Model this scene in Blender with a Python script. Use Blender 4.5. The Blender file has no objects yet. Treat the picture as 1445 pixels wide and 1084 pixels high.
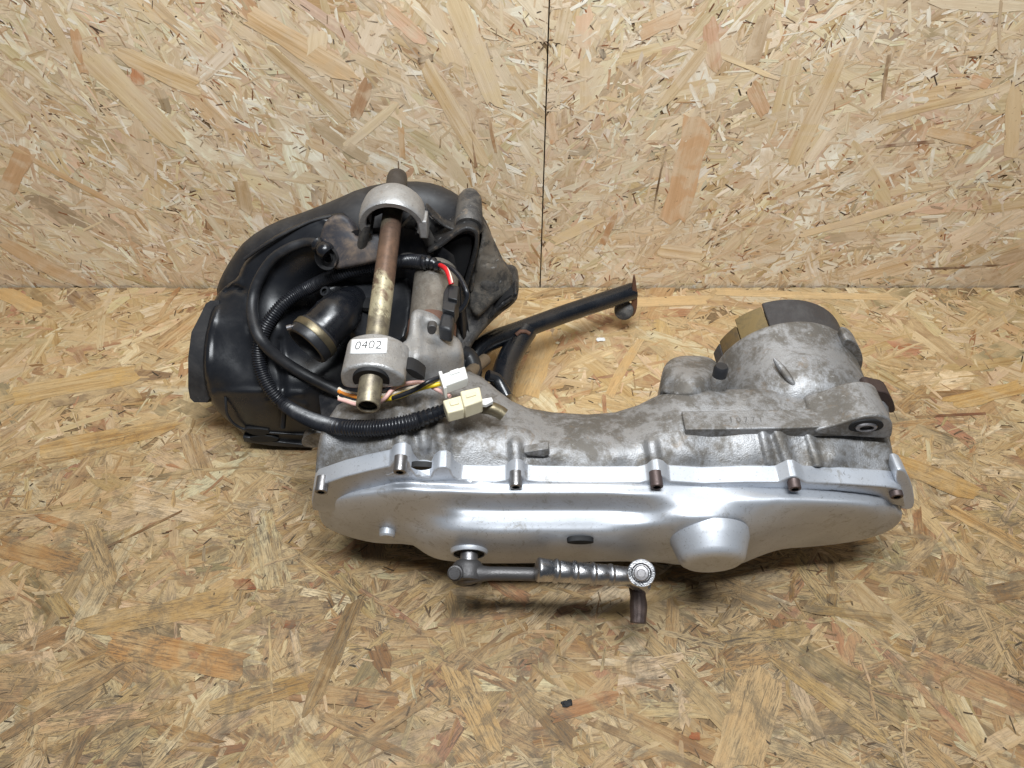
import bpy, bmesh, math, random
import numpy as np
from mathutils import Vector, Matrix
from mathutils.geometry import delaunay_2d_cdt

rnd = random.Random(7)
scene = bpy.context.scene
COL = scene.collection

# ---------------------------------------------------------------- camera
CAM_H, PITCH, FOC = 0.58, math.radians(45.0), 1085.0     # metres, below horizontal, pixels of a 1445 px wide picture
WALL_Y = 0.7484
cam_data = bpy.data.cameras.new("camera")
cam = bpy.data.objects.new("camera", cam_data)
COL.objects.link(cam)
cam.location = (0, 0, CAM_H)
cam.rotation_euler = (math.radians(90) - PITCH, 0, 0)
cam_data.sensor_fit = 'HORIZONTAL'
cam_data.sensor_width = 36.0
cam_data.lens = 36.0 * FOC / 1445.0
cam_data.clip_start = 0.01
cam_data.clip_end = 50
scene.camera = cam

# ---------------------------------------------------------------- world and lamps
world = bpy.data.worlds.new("World")
scene.world = world
world.use_nodes = True
wb = world.node_tree.nodes["Background"]
wb.inputs[0].default_value = (0.80, 0.88, 1.0, 1)
wb.inputs[1].default_value = 0.095


def area_lamp(name, loc, target, sx, sy, watts, colour):
    ld = bpy.data.lights.new(name, 'AREA')
    ld.shape = 'RECTANGLE'
    ld.size, ld.size_y = sx, sy
    ld.energy = watts
    ld.color = colour
    o = bpy.data.objects.new(name, ld)
    COL.objects.link(o)
    o.location = loc
    o.rotation_euler = (Vector(target) - Vector(loc)).to_track_quat('-Z', 'Y').to_euler()
    return o


area_lamp("ceiling_strip_lamp", (0.03, 0.46, 1.18), (0.0, 0.45, 0.0), 0.8, 0.16, 5.6, (0.93, 0.97, 1.0))
area_lamp("ceiling_strip_lamp", (0.02, 0.10, 1.32), (0.0, 0.66, 0.14), 0.8, 0.16, 19.6, (0.93, 0.97, 1.0))
scene.view_settings.view_transform = 'Standard'
scene.view_settings.look = 'None'
scene.view_settings.exposure = 0.0
scene.view_settings.gamma = 1.0
scene.cycles.use_denoising = True
scene.cycles.max_bounces = 6

# ---------------------------------------------------------------- a pixel of the photograph -> a point of the place
CP, SP = math.cos(PITCH), math.sin(PITCH)


def ray(u, v):
    a, b = (u - 722.5) / FOC, (542.0 - v) / FOC
    return (a, CP + b * SP, -SP + b * CP)


def Pt(u, v, t):
    r = ray(u, v)
    return Vector((r[0] * t, r[1] * t, CAM_H + r[2] * t))


def Pz(u, v, z):
    r = ray(u, v)
    return Pt(u, v, (z - CAM_H) / r[2])


def Py(u, v, y):
    r = ray(u, v)
    return Pt(u, v, y / r[1])


def proj(p):
    d = p[1] * CP - (p[2] - CAM_H) * SP
    w = p[1] * SP + (p[2] - CAM_H) * CP
    return (722.5 + FOC * p[0] / d, 542.0 - FOC * w / d, d)


# ---------------------------------------------------------------- materials
def srgb(r, g, b):
    def f(c):
        c /= 255.0
        return c / 12.92 if c <= 0.04045 else ((c + 0.055) / 1.055) ** 2.4
    return (f(r), f(g), f(b), 1)


class NT:
    def __init__(self, name):
        self.m = bpy.data.materials.new(name)
        self.m.use_nodes = True
        self.t = self.m.node_tree
        self.b = self.t.nodes["Principled BSDF"]

    def n(self, typ, **kw):
        nd = self.t.nodes.new(typ)
        for k, v in kw.items():
            setattr(nd, k, v)
        return nd

    def l(self, a, b):
        self.t.links.new(a, b)

    def coord(self, kind='Object', scale=(1, 1, 1), rot=(0, 0, 0)):
        tc = self.n('ShaderNodeTexCoord')
        mp = self.n('ShaderNodeMapping')
        mp.inputs['Scale'].default_value = scale
        mp.inputs['Rotation'].default_value = rot
        self.l(tc.outputs[kind], mp.inputs[0])
        return mp.outputs[0]

    def noise(self, vec, scale, detail=4, rough=0.55, dist=0.0):
        nd = self.n('ShaderNodeTexNoise')
        nd.inputs['Scale'].default_value = scale
        nd.inputs['Detail'].default_value = detail
        nd.inputs['Roughness'].default_value = rough
        nd.inputs['Distortion'].default_value = dist
        self.l(vec, nd.inputs['Vector'])
        return nd.outputs[0]

    def ramp(self, fac, stops):
        nd = self.n('ShaderNodeValToRGB')
        e = nd.color_ramp.elements
        while len(e) < len(stops):
            e.new(0.5)
        for i, (p, c) in enumerate(stops):
            e[i].position = p
            e[i].color = c if len(c) == 4 else (*c, 1)
        self.l(fac, nd.inputs[0])
        return nd.outputs[0]

    def step(self, fac, a, b, lo=0.0, hi=1.0):
        nd = self.n('ShaderNodeMapRange')
        nd.interpolation_type = 'SMOOTHSTEP'
        nd.inputs[1].default_value, nd.inputs[2].default_value = a, b
        nd.inputs[3].default_value, nd.inputs[4].default_value = lo, hi
        self.l(fac, nd.inputs[0])
        return nd.outputs[0]

    def mix(self, fac, a, b, mode='MIX'):
        nd = self.n('ShaderNodeMix', data_type='RGBA', blend_type=mode)
        for s, x in ((0, fac), (6, a), (7, b)):
            if isinstance(x, (int, float)):
                nd.inputs[s].default_value = x
            elif isinstance(x, tuple):
                nd.inputs[s].default_value = x
            else:
                self.l(x, nd.inputs[s])
        return nd.outputs[2]

    def math(self, op, a, b=0.0):
        nd = self.n('ShaderNodeMath', operation=op)
        for s, x in ((0, a), (1, b)):
            if isinstance(x, (int, float)):
                nd.inputs[s].default_value = x
            else:
                self.l(x, nd.inputs[s])
        return nd.outputs[0]

    def bump(self, h, strength, dist):
        nd = self.n('ShaderNodeBump')
        nd.inputs['Strength'].default_value = strength
        nd.inputs['Distance'].default_value = dist
        self.l(h, nd.inputs['Height'])
        self.l(nd.outputs[0], self.b.inputs['Normal'])

    def set(self, **kw):
        names = {'base': 'Base Color', 'rough': 'Roughness', 'metal': 'Metallic', 'spec': 'Specular IOR Level', 'coat': 'Coat Weight'}
        for k, v in kw.items():
            s = self.b.inputs[names.get(k, k)]
            if isinstance(v, (int, float, tuple)):
                s.default_value = v
            else:
                self.l(v, s)
        return self.m


def mat_strand(name, grime, mean):
    """Wood strand: its own tint comes with the strand, the grain runs along it."""
    m = NT(name)
    at = m.n('ShaderNodeAttribute', attribute_name='tint')
    ob = m.coord('Object')
    g = m.noise(m.coord('UV', (16, 300, 1)), 1.0, 6, 0.68, 0.35)
    g2 = m.noise(m.coord('UV', (70, 1500, 1)), 1.0, 3, 0.6)
    g3 = m.noise(m.coord('UV', (9, 90, 1)), 1.0, 3, 0.5, 0.6)
    # tint fades towards the common wood colour in patches, as pressed and sanded strands do
    fade = m.noise(ob, 34, 4, 0.6, 0.8)
    c = m.mix(m.step(fade, 0.42, 0.60, 0.05, 0.7), at.outputs[0], mean)
    own = m.noise(m.coord('UV', (0.9, 0.9, 1)), 1.0, 1, 0.5)           # some strands are plain, some strongly figured
    fig = m.step(own, 0.40, 0.60, 0.25, 1.0)
    c = m.mix(m.math('MULTIPLY', m.step(g3, 0.40, 0.64), fig), c, (0.86, 0.78, 0.66, 1), 'MULTIPLY')
    c = m.mix(m.math('MULTIPLY', m.step(g, 0.46, 0.66), fig), c, (0.72, 0.63, 0.52, 1) if grime > 0 else (0.80, 0.73, 0.63, 1), 'MULTIPLY')
    c = m.mix(m.step(g, 0.48, 0.28), c, (1.12, 1.13, 1.17, 1), 'MULTIPLY')
    c = m.mix(m.step(g2, 0.60, 0.74, 0, 0.35), c, (0.42, 0.31, 0.22, 1), 'MULTIPLY')
    spk = m.noise(ob, 420, 2, 0.5)
    c = m.mix(m.step(spk, 0.71, 0.76, 0, 0.5), c, (0.30, 0.20, 0.13, 1), 'MULTIPLY')
    if grime > 0:                                     # oily dirt rubbed into the grain, plus light falloff painted in towards the front
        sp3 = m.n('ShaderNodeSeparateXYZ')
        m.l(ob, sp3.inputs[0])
        front_dirt_shade = m.step(m.math('ADD', sp3.outputs[1], m.math('MULTIPLY', m.math('SUBTRACT', m.noise(ob, 3, 3, 0.6), 0.5), 0.5)), 0.62, 0.30)
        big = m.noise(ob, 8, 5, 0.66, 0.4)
        bigm = m.math('MULTIPLY', m.step(big, 0.36, 0.62, 0.25, 1.0), m.math('ADD', 0.30, m.math('MULTIPLY', front_dirt_shade, 0.70)))
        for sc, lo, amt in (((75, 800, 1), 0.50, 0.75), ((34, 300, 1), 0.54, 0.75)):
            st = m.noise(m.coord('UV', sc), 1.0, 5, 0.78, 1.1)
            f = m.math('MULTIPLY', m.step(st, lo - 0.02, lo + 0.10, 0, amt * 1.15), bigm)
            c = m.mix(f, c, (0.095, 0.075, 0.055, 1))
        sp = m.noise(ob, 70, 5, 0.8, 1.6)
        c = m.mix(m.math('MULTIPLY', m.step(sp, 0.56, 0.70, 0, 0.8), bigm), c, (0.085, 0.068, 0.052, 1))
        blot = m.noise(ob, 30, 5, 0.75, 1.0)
        c = m.mix(m.math('MULTIPLY', m.step(blot, 0.48, 0.66, 0, 0.65), front_dirt_shade), c, (0.16, 0.125, 0.085, 1))
        c = m.mix(m.math('MULTIPLY', front_dirt_shade, 0.85), c, (0.80, 0.77, 0.72, 1), 'MULTIPLY')  # dims the front as if less light fell there
    else:
        sp = m.noise(ob, 75, 4, 0.8, 1.2)
        c = m.mix(m.step(sp, 0.66, 0.74, 0, 0.4), c, (0.34, 0.22, 0.13, 1))
    m.bump(m.math('ADD', g, m.math('MULTIPLY', g2, 0.5)), 0.5, 0.0007)
    return m.set(base=c, rough=0.62 if grime > 0 else 0.7, spec=0.3)


def mat_board(name, col):
    m = NT(name)
    ob = m.coord('Object', (1, 1, 1))
    n = m.noise(ob, 90, 5, 0.7, 1.0)
    c = m.mix(m.step(n, 0.3, 0.7), col, tuple(x * 0.4 for x in col[:3]) + (1,))
    return m.set(base=c, rough=0.8)


M = {}
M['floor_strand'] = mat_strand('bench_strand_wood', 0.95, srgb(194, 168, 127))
M['wall_strand'] = mat_strand('wall_strand_wood', 0.0, srgb(229, 207, 177))
M['board'] = mat_board('board_core', (0.30, 0.19, 0.09, 1))


# ---------------------------------------------------------------- small object helpers
def link(name, mesh, mat=None, parent=None):
    o = bpy.data.objects.new(name, mesh)
    COL.objects.link(o)
    if mat is not None:
        mesh.materials.append(mat)
    if parent is not None:
        o.parent = parent
        if parent.type == 'EMPTY' or True:
            o.matrix_parent_inverse = parent.matrix_world.inverted() if False else Matrix.Translation(-Vector(parent.location))
    return o


def smooth(me, angle=None):
    me.polygons.foreach_set('use_smooth', [True] * len(me.polygons))
    if angle is not None:
        me.set_sharp_from_angle(angle=math.radians(angle))


def tag(o, label=None, category=None, kind=None, group=None):
    for k, v in (('label', label), ('category', category), ('kind', kind), ('group', group)):
        if v:
            o[k] = v
    return o


def box_mesh(name, x0, x1, y0, y1, z0, z1):
    bm = bmesh.new()
    bmesh.ops.create_cube(bm, size=1)
    for v in bm.verts:
        v.co = Vector(((x0 + x1) / 2 + v.co.x * (x1 - x0), (y0 + y1) / 2 + v.co.y * (y1 - y0), (z0 + z1) / 2 + v.co.z * (z1 - z0)))
    me = bpy.data.meshes.new(name)
    bm.to_mesh(me)
    bm.free()
    return me


# ---------------------------------------------------------------- oriented strand board
def strand_outline(L, W, ragged):
    """Outline of one strand in its own (along, across) frame."""
    n = 7
    top, bot = [], []
    bend = rnd.uniform(-0.06, 0.06) * L
    sk0, sk1 = rnd.uniform(-0.8, 0.8) * W * ragged, rnd.uniform(-0.8, 0.8) * W * ragged
    taper0, taper1 = rnd.choice((1, 1, 0.75, 0.4)), rnd.choice((1, 1, 0.7, 0.35))
    for i in range(n):
        s = i / (n - 1)
        w = W / 2
        if i == 0:
            w *= taper0
        if i == n - 1:
            w *= taper1
        off = bend * (4 * s * (1 - s)) * 0.35
        x = (s - 0.5) * L
        dx0 = (sk0 if i == 0 else 0) + (sk1 if i == n - 1 else 0)
        top.append((x + dx0 / 2, off + w * rnd.uniform(0.80, 1.08)))
        bot.append((x - dx0 / 2, off - w * rnd.uniform(0.80, 1.08)))
    # splintered ends
    k = min(W * 0.9, L * 0.18) * ragged
    x1, x0 = bot[-1][0], bot[0][0]
    e1 = [(x1 + (top[-1][0] - x1) * q + rnd.uniform(-0.5, 0.6) * k, bot[-1][1] + (top[-1][1] - bot[-1][1]) * q) for q in (.25, .5, .78)]
    e0 = [(x0 + (top[0][0] - x0) * q - rnd.uniform(-0.5, 0.6) * k, bot[0][1] + (top[0][1] - bot[0][1]) * q) for q in (.75, .5, .22)]
    return e0 + bot + e1 + top[::-1]


FLOOR_COLS = [((200, 170, 130), 28), ((208, 182, 144), 24), ((188, 156, 112), 20), ((220, 198, 162), 12), ((178, 142, 102), 9),
              ((180, 132, 98), 3), ((158, 120, 84), 6), ((204, 172, 134), 5), ((150, 128, 98), 4)]
WALL_COLS = [((228, 208, 174), 28), ((236, 220, 190), 24), ((220, 196, 158), 22), ((246, 236, 216), 14), ((224, 194, 164), 10),
             ((206, 174, 136), 7), ((194, 156, 118), 3), ((190, 168, 138), 6)]


def pick(cols):
    t = rnd.uniform(0, sum(w for _, w in cols))
    for c, w in cols:
        t -= w
        if t <= 0:
            break
    k = rnd.uniform(0.93, 1.06)
    return tuple(min(255, x * k + rnd.uniform(-4, 4)) for x in c)


class Strands:
    """Collects flat wood strands on a board plane: origin + s*ex + t*ey, thin layers stacked along en."""

    def __init__(self, ex, ey, en, origin):
        self.ex, self.ey, self.en, self.o = map(Vector, (ex, ey, en, origin))
        self.items = []

    def add(self, s, t, L, W, ang, col, h, ragged=1.0):
        pts = strand_outline(L, W, ragged)
        ca, sa = math.cos(ang), math.sin(ang)
        tx, ty = rnd.uniform(-1, 1) * 0.00022 / max(L, .01), rnd.uniform(-1, 1) * 0.00022 / max(W, .004)
        uo, vo = rnd.uniform(0, 5), rnd.uniform(0, 5)
        co, uv = [], []
        for a, b in pts:
            hh = max(h + a * tx + b * ty, 0.0002)
            co.append(self.o + self.ex * (s + a * ca - b * sa) + self.ey * (t + a * sa + b * ca) + self.en * hh)
            uv.append((a + uo, b + vo))
        c = srgb(*((col[0] - 8, col[1] - 4, min(250, col[2] - 2)) if self.en.z > .5 else col))
        self.items.append((L * W, co, uv, c, (s, t)))

    def mesh(self, name, items):
        co, uv, cols, faces = [], [], [], []
        for _, c, w, tint, _ in items:
            k = len(co)
            co += [tuple(p) for p in c]
            uv += w
            cols += [tint] * len(c)
            faces.append(tuple(range(k, k + len(c))))
        me = bpy.data.meshes.new(name)
        me.from_pydata(co, [], faces)
        lay = me.uv_layers.new(name='UVMap')
        idx = np.empty(len(me.loops), dtype=np.int32)
        me.loops.foreach_get('vertex_index', idx)
        lay.data.foreach_set('uv', np.array(uv, dtype=np.float32)[idx].ravel())
        a = me.color_attributes.new('tint', 'FLOAT_COLOR', 'POINT')
        a.data.foreach_set('color', np.array(cols, dtype=np.float32).ravel())
        return me

    def build(self, parent, mat, visible, count=260):
        show = sorted([i for i in self.items if visible(*i[4])], key=lambda i: -i[0])
        single = show[:count]
        ids = {id(i) for i in single}
        rest = [i for i in self.items if id(i) not in ids]
        for i in single:
            link('wood_strand', self.mesh('wood_strand', [i]), mat, parent)
        o = link('fine_strands', self.mesh('fine_strands', rest), mat, parent)
        o['kind'] = 'stuff'


def fill(S, x0, x1, y0, y1, cols, n_big, n_mid, n_small, n_chip, angle_fn, dark, hot):
    """hot: the part in view (x0,x1,y0,y1) gets all the small pieces."""
    k = 0
    N = n_big + n_mid + n_small
    for i in range(n_big):
        L, W = rnd.uniform(0.035, 0.11), rnd.choice((1, 1, 1.6)) * rnd.uniform(0.006, 0.020)
        s, t = rnd.uniform(x0, x1), rnd.uniform(y0, y1)
        S.add(s, t, L, W, angle_fn(s, t, 1.0), pick(cols), 0.0003 + 0.0009 * rnd.random())
    for i in range(n_mid):
        L, W = rnd.uniform(0.025, 0.075), rnd.uniform(0.004, 0.015)
        s, t = rnd.uniform(x0, x1), rnd.uniform(y0, y1)
        S.add(s, t, L, W, angle_fn(s, t, 1.2), pick(cols), 0.0005 + 0.0006 * rnd.random())
    hx0, hx1, hy0, hy1 = hot
    for i in range(n_small):
        L = rnd.uniform(0.006, 0.03)
        W = rnd.uniform(0.0010, 0.0045)
        s, t = rnd.uniform(hx0, hx1), rnd.uniform(hy0, hy1)
        col = (246, 238, 220) if cols is WALL_COLS and rnd.random() < 0.14 else pick(cols)
        S.add(s, t, L, W, angle_fn(s, t, 1.6), col, 0.0007 + 0.0006 * rnd.random())
    for i in range(n_chip):
        L, W = rnd.choice((1, 1, 1.6)) * rnd.uniform(0.0015, 0.0085), rnd.uniform(0.0006, 0.0018)
        s, t = rnd.uniform(hx0, hx1), rnd.uniform(hy0, hy1)
        S.add(s, t, L, W, angle_fn(s, t, 2.0), rnd.choice(dark), 0.0009 + 0.0005 * rnd.random(), 0.4)


def seg(S, inv, u0, v0, u1, v1, wpx, col, h=0.00145, ragged=0.6):
    """A strand that can be recognised in the photograph, from one end to the other."""
    a, b, c = inv(u0, v0), inv(u1, v1), inv((u0 + u1) / 2 + 1, (v0 + v1) / 2)
    m = inv((u0 + u1) / 2, (v0 + v1) / 2)
    px = math.hypot(c[0] - m[0], c[1] - m[1])
    L = math.hypot(b[0] - a[0], b[1] - a[1])
    S.add((a[0] + b[0]) / 2, (a[1] + b[1]) / 2, L, wpx * px, math.atan2(b[1] - a[1], b[0] - a[0]), col, h + rnd.random() * 0.0001, ragged)


# bench top
bench = tag(link('floor', box_mesh('floor', -1.0, 1.0, -0.25, WALL_Y - 0.0036, -0.018, 0.0), M['board']), kind='structure')
bench['label'] = 'worn oriented strand board bench top under the engine'
SF = Strands((1, 0, 0), (0, 1, 0), (0, 0, 1), (0, 0, 0))


def floor_angle(s, t, k):
    if t < 0.42 or rnd.random() < 0.45:
        return rnd.gauss(0.25 if s < 0 else 0.0, 0.55 * k) if rnd.random() < 0.72 else rnd.uniform(0, math.pi)
    return rnd.uniform(0, math.pi)


DARK_F = [(70, 52, 38), (92, 66, 44), (48, 40, 32), (120, 78, 48)]
fill(SF, -0.98, 0.98, -0.2, WALL_Y - 0.012, FLOOR_COLS, 6200, 4500, 6500, 2200, floor_angle, DARK_F, (-0.62, 0.62, 0.12, WALL_Y - 0.006))


def finv(u, v):
    p = Pz(u, v, 0)
    return (p.x, p.y)


for a in [(150, 908, 345, 945, 46, (196, 142, 88)), (0, 1045, 178, 938, 20, (140, 106, 74)), (434, 1005, 502, 852, 26, (140, 112, 78)),
          (634, 838, 652, 915, 20, (214, 176, 124)), (52, 728, 118, 746, 12, (168, 104, 58)), (150, 774, 258, 722, 5, (104, 66, 40)),
          (120, 885, 330, 845, 40, (186, 148, 94)), (128, 745, 158, 835, 24, (196, 168, 128)), (640, 945, 700, 1060, 40, (206, 166, 112)),
          (1080, 950, 1040, 1084, 70, (214, 178, 132)), (1090, 930, 1245, 1045, 28, (190, 156, 100)), (1340, 720, 1440, 775, 24, (216, 176, 122)),
          (455, 1010, 580, 1070, 12, (150, 112, 76)), (380, 870, 385, 1040, 4, (218, 188, 140)), (0, 770, 110, 800, 34, (176, 130, 84)),
          (690, 815, 745, 850, 22, (180, 120, 88)), (1225, 640, 1380, 700, 40, (200, 158, 96)), (860, 560, 905, 480, 14, (212, 170, 116)),
          (780, 1010, 870, 985, 26, (186, 130, 92)), (1340, 570, 1445, 545, 26, (204, 160, 96)), (820, 740, 900, 740, 10, (180, 140, 90)),
          (20, 560, 190, 530, 40, (212, 174, 112)), (60, 640, 250, 600, 40, (206, 166, 108)), (1290, 590, 1390, 585, 5, (96, 42, 28)),
          (620, 880, 740, 865, 12, (170, 118, 84)), (1020, 905, 1140, 890, 18, (170, 140, 92)), (1130, 860, 1260, 875, 16, (160, 132, 88)),
          (0, 410, 60, 440, 26, (214, 170, 112)), (255, 405, 225, 450, 8, (150, 96, 56)), (780, 430, 1000, 424, 22, (222, 184, 134)),
          (1010, 413, 1260, 420, 16, (228, 192, 142)), (740, 560, 775, 470, 40, (208, 166, 110)), (300, 1000, 440, 960, 30, (184, 148, 92))]:
    seg(SF, finv, *a[:5], tuple(x * .68 + k_ * .32 for x, k_ in zip(a[5], (196, 164, 118))))
# knots
for (u, v, r, c) in [(345, 826, 13, (150, 84, 52)), (275, 925, 8, (168, 92, 54)), (410, 882, 8, (150, 90, 56)), (980, 1040, 7, (176, 104, 62))]:
    seg(SF, finv, u - r, v, u + r, v, r * 1.5, c, 0.0016, 0.9)


def fvis(s, t):
    u, v, d = proj((s, t, 0))
    return -30 < u < 1475 and 380 < v < 1110 and not (470 < u < 1230 and 600 < v < 780)


SF.items = [(i[0], [Vector((p.x, min(p.y, WALL_Y - 0.0034), p.z)) for p in i[1]]) + i[2:] for i in SF.items]      # sawn edge of the board
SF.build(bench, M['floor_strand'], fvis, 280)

# two wall boards with the open joint between them
SEAM_X = Py(765.5, 300, WALL_Y).x
walls = []
for side in (0, 1):
    x0, x1 = (-1.0, SEAM_X - 0.0007) if side == 0 else (SEAM_X + 0.0007, 1.0)
    w = tag(link('wall', box_mesh('wall', x0, x1, WALL_Y, WALL_Y + 0.018, -0.018, 0.75), M['board']), kind='structure')
    w['label'] = ('left' if side == 0 else 'right') + ' oriented strand board of the wall behind the engine'
    walls.append(w)
    SW = Strands((1, 0, 0), (0, 0, 1), (0, -1, 0), (0, WALL_Y, 0))

    if side == 0:
        def wall_angle(s, t, k):
            return rnd.gauss(-0.85, 0.33 * k) if rnd.random() < 0.72 else rnd.uniform(0, math.pi)
    else:
        def wall_angle(s, t, k):
            return rnd.gauss(0.75 if s < 0.33 else 0.25, 0.5 * k) if rnd.random() < 0.62 else rnd.uniform(0, math.pi)
    DARK_W = [(96, 62, 40), (120, 76, 48), (60, 46, 38), (150, 96, 60), (86, 60, 44), (172, 112, 74)]
    inner = (x0, min(x1, 0.58)) if side else (max(x0, -0.62), x1)
    fill(SW, x0, x1, 0.0, 0.75, WALL_COLS, 2800, 3200, 6300, 1900, wall_angle, DARK_W, (inner[0], inner[1], 0.0, 0.42))

    def winv(u, v):
        p = Py(u, v, WALL_Y)
        return (p.x, p.z)
    if side == 0:
        L = [(105, 40, 120, 105, 16, (190, 142, 100)), (195, 95, 195, 120, 18, (190, 120, 78)), (165, 70, 280, 122, 30, (226, 200, 160)),
             (225, 125, 238, 158, 16, (150, 132, 106)), (120, 70, 250, 200, 44, (220, 198, 160)), (500, 165, 520, 115, 20, (166, 122, 88)),
             (380, 70, 490, 170, 18, (200, 178, 144)), (440, 170, 520, 225, 18, (176, 154, 124)), (560, 145, 490, 205, 14, (226, 204, 166)),
             (350, 20, 500, 110, 34, (226, 196, 158)), (600, 90, 680, 230, 26, (216, 190, 150)), (668, 170, 672, 235, 5, (126, 88, 58)),
             (690, 165, 700, 215, 5, (150, 104, 66)), (40, 210, 10, 270, 24, (190, 146, 104)), (340, 255, 350, 300, 22, (186, 160, 126)),
             (590, 85, 612, 80, 10, (96, 76, 60)), (640, 0, 700, 150, 34, (218, 194, 154)), (450, 40, 445, 100, 30, (230, 206, 170)),
             (15, 205, 190, 300, 10, (206, 168, 124)), (0, 340, 120, 400, 26, (206, 170, 128)), (568, 222, 566, 180, 9, (206, 160, 114)),
             (545, 10, 600, 60, 22, (224, 180, 150)), (60, 0, 110, 90, 14, (200, 176, 140))]
    else:
        L = [(985, 170, 950, 310, 44, (204, 158, 116)), (940, 210, 922, 300, 3, (70, 50, 36)), (1235, 207, 1318, 199, 5, (104, 66, 48)),
             (1255, 75, 1245, 140, 6, (132, 104, 78)), (1185, 80, 1115, 230, 26, (212, 186, 144)), (970, 60, 1100, 112, 8, (232, 208, 166)),
             (930, 150, 1000, 60, 18, (206, 180, 140)), (1240, 170, 1410, 125, 14, (236, 216, 180)), (1130, 330, 1290, 285, 14, (232, 208, 170)),
             (1080, 20, 1060, 90, 24, (178, 152, 122)), (1430, 120, 1425, 220, 20, (216, 188, 146)), (848, 69, 853, 82, 8, (52, 46, 42)),
             (1060, 120, 1080, 160, 22, (204, 164, 130)), (775, 160, 782, 200, 14, (204, 150, 108)), (1370, 110, 1395, 120, 14, (204, 156, 116)),
             (850, 345, 870, 300, 10, (170, 120, 78)), (1310, 185, 1380, 200, 18, (208, 170, 124)), (780, 340, 850, 305, 18, (222, 196, 152)),
             (905, 45, 960, 20, 22, (206, 168, 132)), (790, 60, 800, 10, 22, (206, 184, 150)), (1000, 30, 1010, 100, 24, (202, 156, 128)),
             (1310, 0, 1445, 8, 16, (228, 212, 184)), (1410, 70, 1412, 0, 5, (170, 146, 116)), (1300, 378, 1420, 372, 4, (92, 66, 50)),
             (930, 352, 990, 360, 24, (236, 218, 186)), (700, 330, 760, 385, 26, (214, 190, 152))]
    for a in L:
        seg(SW, winv, *a[:5], tuple(min(250, (x * .75 + k_ * .25) * 1.04) for x, k_ in zip(a[5], (225, 204, 170))))
    # nothing may cross the open joint
    keep = []
    for it in SW.items:
        co = [Vector((max(p.x, x0) if side else min(p.x, x1), p.y, p.z)) for p in it[1]]
        if (side == 0 and min(p.x for p in it[1]) > x1 - 0.0005) or (side == 1 and max(p.x for p in it[1]) < x0 + 0.0005):
            continue
        keep.append((it[0], co, it[2], it[3], it[4]))
    SW.items = keep

    def wvis(s, t):
        u, v, d = proj((s, WALL_Y, t))
        return -30 < u < 1475 and -30 < v < 410 and not (400 < u < 690 and 290 < v)
    SW.build(w, M['wall_strand'], wvis, 200)

# the room side behind the open joint
tag(link('wall', box_mesh('wall', -1.0, 1.0, WALL_Y + 0.0185, WALL_Y + 0.04, -0.018, 0.75), M['board']), kind='structure')



# ================================================================ engine materials
def mat_cast(name, light, dark, amount=0.5, rough=0.5, metal=0.55, scale=26):
    """Bare cast aluminium, oxidised and dirty."""
    m = NT(name)
    ob = m.coord('Object')
    n1 = m.noise(ob, scale, 6, 0.68, 0.6)
    n2 = m.noise(ob, scale * 5, 5, 0.7, 0.3)
    n3 = m.noise(ob, scale * 28, 3, 0.6)
    c = m.mix(m.step(m.math('ADD', m.math('MULTIPLY', n1, 0.65), m.math('MULTIPLY', n2, 0.35)), 0.43, 0.58, 0, amount), light, dark)
    c = m.mix(m.step(m.noise(ob, scale * 2.2, 4, 0.7, 1.0), 0.57, 0.72, 0, 0.7 * amount), c, (0.21, 0.165, 0.12, 1))
    c = m.mix(m.step(n3, 0.60, 0.72, 0, 0.6), c, (0.10, 0.09, 0.08, 1))
    c = m.mix(m.step(n2, 0.62, 0.72, 0, 0.45), c, (0.62, 0.62, 0.62, 1))
    h = m.math('ADD', m.math('MULTIPLY', n2, 0.6), n3)
    m.bump(h, 0.5, 0.0008)
    return m.set(base=c, rough=m.step(n1, 0.35, 0.65, rough - 0.07, rough + 0.17), metal=metal)


def mat_paint(name):
    """Silver painted cover: fine orange peel, dust and small chips."""
    m = NT(name)
    ob = m.coord('Object')
    n1 = m.noise(ob, 14, 5, 0.6, 0.5)
    n3 = m.noise(ob, 650, 3, 0.6)
    c = m.mix(m.step(n1, 0.40, 0.68, 0, 0.6), (0.56, 0.585, 0.63, 1), (0.44, 0.45, 0.47, 1))
    c = m.mix(m.step(n3, 0.62, 0.70, 0, 0.55), c, (0.20, 0.19, 0.18, 1))
    stain = m.noise(ob, 60, 6, 0.8, 1.2)
    fl = m.step(m.noise(ob, 11, 3, 0.6), 0.46, 0.62)
    c = m.mix(m.math('MULTIPLY', m.step(stain, 0.53, 0.66), m.math('ADD', 0.2, m.math('MULTIPLY', fl, 0.5))), c, (0.27, 0.25, 0.22, 1))
    sp = m.noise(ob, 330, 4, 0.8, 0.8)
    c = m.mix(m.math('MULTIPLY', m.step(sp, 0.62, 0.70), m.math('ADD', 0.15, m.math('MULTIPLY', fl, 0.6))), c, (0.12, 0.11, 0.10, 1))
    m.bump(n3, 0.12, 0.0004)
    return m.set(base=c, rough=m.step(n1, 0.3, 0.7, 0.46, 0.55), metal=0.62)


def mat_plain(name, col, rough=0.4, metal=0.0, dust=0.0, dcol=(0.30, 0.27, 0.23, 1), scale=40, bump=0.15, spec=0.5):
    m = NT(name)
    ob = m.coord('Object')
    n = m.noise(ob, scale, 6, 0.7, 0.5)
    n2 = m.noise(ob, scale * 12, 3, 0.6)
    c = m.mix(m.step(n, 0.42, 0.75, 0, dust), col, dcol)
    c = m.mix(m.step(n2, 0.66, 0.74, 0, min(1, dust * 1.6)), c, dcol)
    if bump:
        m.bump(n2, bump, 0.0005)
    return m.set(base=c, rough=m.step(n, 0.3, 0.7, max(rough - 0.05, 0.04), rough + 0.1 + 0.2 * dust), metal=metal, spec=spec)


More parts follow.
